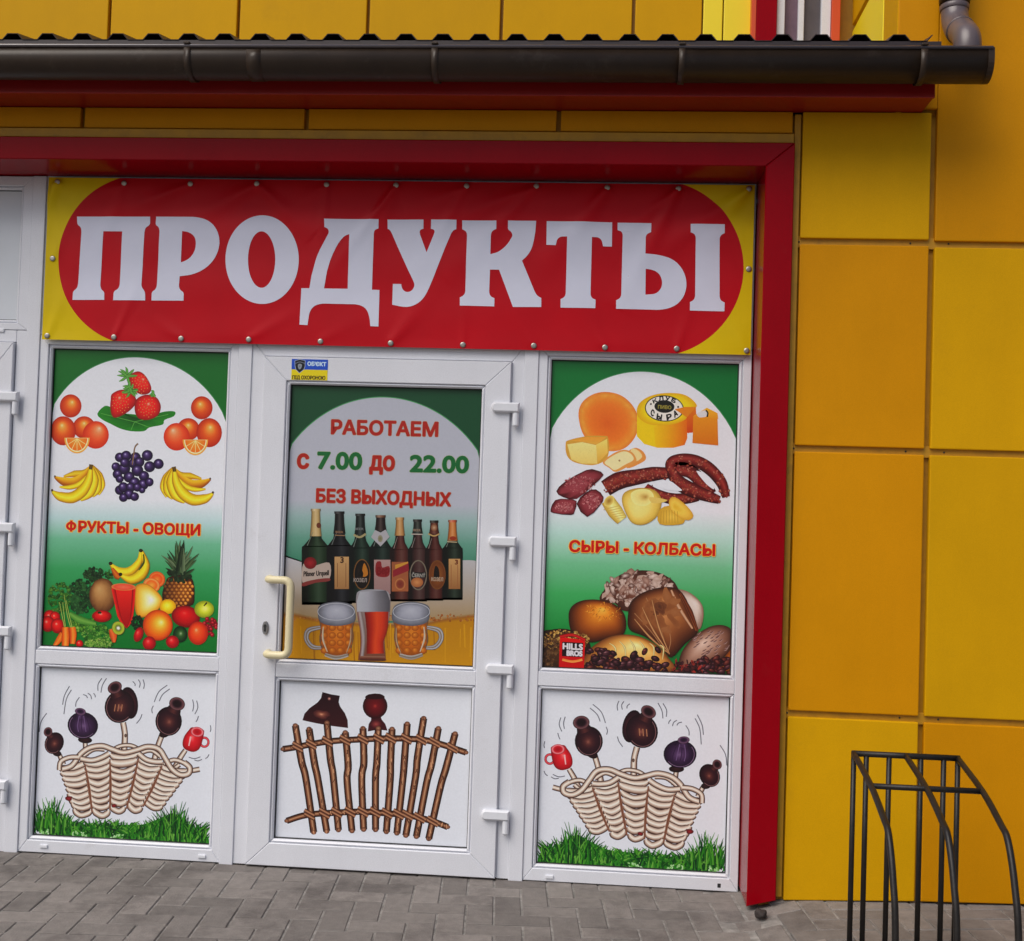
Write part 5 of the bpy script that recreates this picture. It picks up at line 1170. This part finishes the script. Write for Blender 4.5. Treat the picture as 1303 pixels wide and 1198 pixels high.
# ------------------------------------------------------------------ banner
BX0, BX1, BZ0, BZ1 = -0.030, 2.640, 1.9476, 2.5706
BY = -0.022
RIV = {'B1': [(100, 65), (337, 68), (575, 70), (815, 70), (1065, 72), (57, 617), (298, 622), (540, 627), (784, 630), (1042, 637), (1295, 645), (77, 338)],
       'B2': [(12, 70), (245, 72), (476, 70), (711, 77), (946, 82), (1180, 82), (232, 597), (467, 600), (703, 606), (941, 610), (1183, 617), (1183, 346)]}
rv = []
for f_, L_ in RIV.items():
    ox, oy, k = FR[f_]
    for x, y in L_: p = U(ox+x/k, oy+y/k, BY); rv.append((min(max(p.x, BX0+.014), BX1-.014), min(max(p.z, BZ0+.014), BZ1-.014)))
rb = random.Random(5)
folds = []
for (x, z) in rv:
    top_ = z > 2.4
    for _ in range(2 if top_ else 1):
        a_ = rb.uniform(200, 245) if (top_ and rb.random() < .8) else (rb.uniform(240, 330) if top_ else rb.uniform(30, 150))
        folds.append((x, z, math.radians(a_), rb.uniform(.12, .34), rb.uniform(.004, .012) if top_ else rb.uniform(.002, .005), rb.uniform(.010, .02)))
def bwarp(x, z):
    y = 0.0022*math.sin(x*5.1+1.2)*math.sin((z-BZ0)*6.2) + 0.0012*math.sin(x*13+z*7) + 0.0008*math.sin(x*4-z*31)
    for fx, fz, an, L_, am, w in folds:
        dx, dz = x-fx, z-fz; u = dx*math.cos(an)+dz*math.sin(an)
        if -.02 < u < L_*1.6:
            v = -dx*math.sin(an)+dz*math.cos(an); ww = w*(1+u*5)
            if abs(v) < ww*3: y -= am*math.exp(-(v/ww)**2)*math.exp(-max(0, u)/L_*1.3)*min(1, max(0, (u+.02)/.03))
    e = min(1, min(x-BX0, BX1-x, z-BZ0, BZ1-z)/0.03)
    return y*(0.35+.65*max(0, e))
bn = bpy.data.objects.new('banner', bpy.data.meshes.new('banner')); COL.objects.link(bn); bn.location = ((BX0+BX1)/2, BY, BZ0)
props(bn, 'red and yellow grocery banner with big white letters above the door', 'banner')
# cloth grid
nx_, nz_ = 420, 100
V = []; 
for j_ in range(nz_+1):
    for i_ in range(nx_+1):
        x = BX0+(BX1-BX0)*i_/nx_; z = BZ0+(BZ1-BZ0)*j_/nz_
        V.append((x-bn.location.x, bwarp(x, z), z-BZ0))
F = [(j_*(nx_+1)+i_, j_*(nx_+1)+i_+1, (j_+1)*(nx_+1)+i_+1, (j_+1)*(nx_+1)+i_) for j_ in range(nz_) for i_ in range(nx_)]
bn.data.from_pydata(V, [], F); bn.data.polygons.foreach_set('use_smooth', [True]*len(F))
# red field with rounded ends on a yellow cloth: procedural, in the banner's own coordinates
def banner_mat():
    m = bpy.data.materials.new('banner_field'); m.use_nodes = True; n = m.node_tree.nodes; l = m.node_tree.links; b = n['Principled BSDF']
    b.inputs['Roughness'].default_value = 0.45; b.inputs['Specular IOR Level'].default_value = 0.16
    tc = n.new('ShaderNodeTexCoord'); sx = n.new('ShaderNodeSeparateXYZ'); l.new(tc.outputs['Object'], sx.inputs[0])
    def mth(op, a, b_=None):
        k = n.new('ShaderNodeMath'); k.operation = op
        for i, v in enumerate((a, b_)):
            if v is None: continue
            if isinstance(v, (int, float)): k.inputs[i].default_value = v
            else: l.new(v, k.inputs[i])
        return k.outputs[0]
    pL = U(40+97/2.8326, 210+340/2.8326, BY); pR = U(500+1163/2.606, 210+340/2.606, BY)
    pT = U(40+320/2.8326, 210+45/2.8326, BY); H = BZ1-BZ0
    zc = H*0.5; xl, xr_ = pL.x-bn.location.x, pR.x-bn.location.x
    hz = (H/2); q = pT.x-pL.x                      # arc: depth q at the top edge
    R_ = (q*q+hz*hz)/(2*q)
    zz = mth('SUBTRACT', sx.outputs['Z'], zc); d = mth('SUBTRACT', R_, mth('SQRT', mth('SUBTRACT', R_*R_, mth('MULTIPLY', zz, zz))))
    left = mth('GREATER_THAN', mth('SUBTRACT', sx.outputs['X'], xl), d); right = mth('GREATER_THAN', mth('SUBTRACT', xr_, sx.outputs['X']), d)
    fac = mth('MULTIPLY', left, right)
    nz = n.new('ShaderNodeTexNoise'); nz.inputs['Scale'].default_value = 5; nz.inputs['Detail'].default_value = 4; l.new(tc.outputs['Object'], nz.inputs['Vector'])
    mr = n.new('ShaderNodeMapRange'); mr.inputs[1].default_value = .3; mr.inputs[2].default_value = .7; mr.inputs[3].default_value = .94; mr.inputs[4].default_value = 1.06; l.new(nz.outputs['Fac'], mr.inputs[0])
    mx = n.new('ShaderNodeMix'); mx.data_type = 'RGBA'; l.new(fac, mx.inputs[0]); mx.inputs[6].default_value = (0.72, 0.52, 0.002, 1); mx.inputs[7].default_value = (0.52, 0.003, 0.011, 1)
    m2 = n.new('ShaderNodeMix'); m2.data_type = 'RGBA'; m2.blend_type = 'MULTIPLY'; m2.inputs[0].default_value = 1; l.new(mx.outputs[2], m2.inputs[6]); l.new(mr.outputs[0], m2.inputs[7]); l.new(m2.outputs[2], b.inputs['Base Color'])
    return m
bn.data.materials.append(banner_mat())
M['letter'] = mat('white_print', (0.72, 0.74, 0.88), 0.45, spec=0.2, var=0.03, scale=6)
LET = [
 ('B1', [(165, 187), (428, 187), (428, 217), (412, 226), (408, 240), (396, 440), (410, 457), (410, 489), (295, 488), (297, 456), (312, 448), (318, 436), (327, 240), (260, 240), (248, 436), (252, 450), (263, 458), (263, 487), (148, 487), (150, 455), (164, 446), (168, 430), (181, 240), (179, 225), (166, 216)], []),
 ('B1', [(450, 187), (600, 189), (642, 202), (668, 230), (680, 268), (676, 308), (658, 345), (628, 375), (585, 396), (535, 402), (532, 440), (537, 452), (550, 460), (549, 490), (433, 489), (434, 458), (447, 450), (452, 438), (463, 238), (460, 225), (448, 217)], [[(545, 240), (568, 243), (588, 256), (595, 278), (591, 310), (574, 335), (555, 347), (539, 352)]]),
 ('B1', ell(832, 342, 132, 160, 0, 48), [ell(830, 342, 49, 102, 0, 40)]),
 ('B1', [(1056, 195), (1252, 197), (1251, 230), (1238, 234), (1234, 246), (1227, 450), (1254, 451), (1251, 583), (1222, 582), (1219, 550), (1208, 518), (1180, 503), (1045, 500), (1018, 508), (1002, 530), (995, 578), (966, 576), (973, 445), (1002, 445), (1010, 400), (1030, 325), (1055, 278), (1073, 244), (1070, 231), (1057, 225)], [[(1146, 250), (1128, 256), (1105, 283), (1080, 335), (1066, 385), (1055, 446), (1140, 447)]]),
 ('BU', [(118, 132), (524, 132), (522, 236), (490, 245), (478, 268), (484, 300), (557, 500), (640, 300), (652, 268), (640, 245), (607, 236), (610, 132), (896, 136), (893, 240), (860, 252), (835, 288), (770, 440), (640, 770), (575, 925), (525, 1015), (465, 1072), (400, 1105), (330, 1118), (250, 1108), (168, 1090), (175, 855), (270, 857), (275, 900), (300, 935), (340, 950), (385, 935), (412, 900), (420, 865), (410, 830), (330, 660), (235, 450), (160, 275), (140, 245), (118, 235)], []),
 ('B2', [(230, 185), (343, 185), (343, 213), (330, 219), (325, 230), (323, 297), (350, 290), (380, 265), (397, 235), (393, 222), (381, 215), (382, 185), (475, 186), (471, 235), (460, 280), (445, 303), (428, 318), (472, 425), (480, 436), (492, 442), (492, 472), (398, 472), (352, 348), (322, 348), (319, 425), (324, 437), (337, 443), (336, 470), (222, 467), (222, 440), (234, 434), (240, 424), (246, 230), (242, 220), (230, 214)], []),
 ('B2', [(510, 187), (727, 191), (726, 272), (697, 271), (692, 250), (682, 241), (660, 240), (655, 432), (660, 443), (672, 448), (671, 476), (556, 474), (556, 446), (568, 440), (573, 430), (578, 239), (556, 239), (545, 247), (540, 268), (509, 266)], []),
 ('B2', [(745, 192), (857, 194), (856, 224), (842, 230), (838, 240), (837, 295), (885, 299), (930, 313), (960, 343), (975, 385), (970, 425), (952, 455), (925, 473), (890, 481), (740, 478), (740, 450), (752, 444), (757, 434), (762, 230), (758, 221), (745, 217)], [[(838, 345), (865, 349), (885, 362), (894, 388), (889, 412), (872, 428), (837, 431)]]),
 ('B2', [(987, 197), (1100, 198), (1100, 227), (1088, 233), (1083, 243), (1083, 440), (1088, 451), (1100, 457), (1099, 486), (985, 483), (985, 455), (997, 449), (1002, 438), (1004, 240), (999, 230), (987, 225)], [])]
letters = LET[:7]+[(LET[7], LET[8])]
def rounded(pts, it=2):
    for _ in range(it):                                 # soften only the gentle corners, keep the serifs crisp
        out = []; n = len(pts)
        for i in range(n):
            a, b, c = pts[i-1], pts[i], pts[(i+1) % n]
            u = (b[0]-a[0], b[1]-a[1]); v = (c[0]-b[0], c[1]-b[1])
            an = abs(math.degrees(math.atan2(u[0]*v[1]-u[1]*v[0], u[0]*v[0]+u[1]*v[1])))
            if 6 < an < 62:
                f = lambda p, w: (b[0]+(p[0]-b[0])*w, b[1]+(p[1]-b[1])*w)
                l0, l1 = math.hypot(*u), math.hypot(*v); d = min(l0, l1)*.27
                out += [f(a, d/l0), f(c, d/l1)]
            else: out.append(b)
        pts = out
    return pts
def letter_mesh(parts):
    bm = bmesh.new()
    for f_, outl, holes in parts:
        ox, oy, k = FR[f_]
        W = lambda p: (lambda q: Vector((q.x, q.z, 0)))(U(ox+p[0]/k, oy+p[1]/k, BY))
        loops = [[W(p) for p in rounded(outl)]]+[[W(p) for p in rounded(h)] for h in holes]; al = [p for l in loops for p in l]
        vs = [bm.verts.new(p) for p in al]
        for t in tessellate_polygon(loops):
            try: bm.faces.new([vs[i] for i in t])
            except ValueError: pass
    for ax in (0, 1):                                   # sliced on a fine grid so that it follows the folds of the cloth
        lo = min(v.co[ax] for v in bm.verts); hi = max(v.co[ax] for v in bm.verts); c = lo+0.011
        while c < hi:
            co = Vector((0, 0, 0)); co[ax] = c; no = Vector((0, 0, 0)); no[ax] = 1
            bmesh.ops.bisect_plane(bm, geom=list(bm.verts)+list(bm.edges)+list(bm.faces), dist=1e-7, plane_co=co, plane_no=no); c += 0.011
    for v in bm.verts:
        x, z = v.co.x, v.co.y; v.co = Vector((x-bn.location.x, bwarp(x, z)-0.0011, z-BZ0))
    bmesh.ops.recalc_face_normals(bm, faces=bm.faces)
    if sum(f.normal.y for f in bm.faces) > 0: bmesh.ops.reverse_faces(bm, faces=bm.faces)
    return bm
for L_ in letters:
    bm = letter_mesh([L_] if isinstance(L_[0], str) else list(L_))
    me = bpy.data.meshes.new('letter'); bm.to_mesh(me); bm.free(); o = link('letter', me, bn, 'letter', True)
bm = bmesh.new()                                        # one eyelet with its screw head
for r0, r1, y0, y1 in ((0.0105, 0.0075, -0.0015, -0.004), (0.0075, 0.0055, -0.004, -0.0035), (0.0055, 0.0, -0.0035, -0.006)):
    n = 16; a = [bm.verts.new((r0*math.cos(2*math.pi*k/n), y0, r0*math.sin(2*math.pi*k/n))) for k in range(n)]
    if r1: b = [bm.verts.new((r1*math.cos(2*math.pi*k/n), y1, r1*math.sin(2*math.pi*k/n))) for k in range(n)]
    else: b = [bm.verts.new((0, y1, 0))]*n
    for k in range(n):
        q = [a[k], a[(k+1) % n], b[(k+1) % n], b[k]]
        bm.faces.new(q if r1 else q[:3])
bmesh.ops.remove_doubles(bm, verts=bm.verts, dist=1e-6); bmesh.ops.recalc_face_normals(bm, faces=bm.faces)
em = bpy.data.meshes.new('eyelet'); bm.to_mesh(em); bm.free(); em.materials.append(M['brass'])
for p in em.polygons: p.use_smooth = True
for x, z in rv:
    o = bpy.data.objects.new('eyelet', em); COL.objects.link(o); o.parent = bn; o.location = (x-bn.location.x, bwarp(x, z)-0.0008, z-BZ0)

# ------------------------------------------------------------------ bicycle rack
RY = -0.62
rack0 = U(1152, 1300, RY)
rk = empty('bicycle_rack', (rack0.x, RY-0.2, rise(rack0.x)))
props(rk, 'black iron bicycle rack with bent hoops in front of the yellow wall', 'bicycle rack')
ROFF = rk.location.copy()
def rbar(name, pts, r=0.0072, n=8):
    o = tube(name, [Vector(p)-ROFF for p in pts], r, 'iron', rk, n); return o
zt = U(1150, 962, RY).z
xs_ = [U(p, 980, RY).x for p in (1086, 1102, 1131, 1171.5, 1200.5, 1218.5)]
rbar('top_rail', [(xs_[0]-0.006, RY, zt), (xs_[-1]+0.006, RY, zt)], 0.0095)
for x in xs_: rbar('upright', [(x, RY, zt-0.004), (x, RY, rise(x)-0.03)], 0.0082)
HP = [(0, 0)]
hx_ = [xs_[0], U(1152.5, 965, RY).x, xs_[-1]]
ref = [UX(983+x/4.02, 900+y/4.02, hx_[0]) for x, y in ((505, 405), (570, 572), (590, 630), (605, 740), (618, 900), (628, 1120))]
prof = [(RY, zt)] + [(p.y, p.z) for p in ref]
print('rack', zt, [tuple(round(c, 3) for c in p) for p in prof])
for x in hx_:
    pts = [(x, y, z) for y, z in prof]; y0, z0 = prof[-1]; y1, z1 = prof[-2]
    pts.append((x, y0+(y0-y1)*0.8, rise(x)-0.03))
    sp_ = []
    P3 = [Vector(p) for p in pts]
    for i in range(len(P3)-1):
        a, b, c, d = P3[max(0, i-1)], P3[i], P3[i+1], P3[min(len(P3)-1, i+2)]
        for k in range(4):
            t = k/4; sp_.append(0.5*(2*b+(c-a)*t+(2*a-5*b+4*c-d)*t*t+(3*b-a-3*c+d)*t**3))
    sp_.append(P3[-1])
    rbar('hoop', sp_, 0.0092)
cy_, cz_ = prof[1]
rbar('cross_rail', [(hx_[0]-0.004, cy_+0.004, cz_), (hx_[2]+0.006, cy_+0.004, cz_)], 0.0085)
rbar('floor_rail', [(hx_[0], RY, rise(2.9)+0.012), (hx_[2], RY, rise(hx_[2])+0.012)], 0.0072)
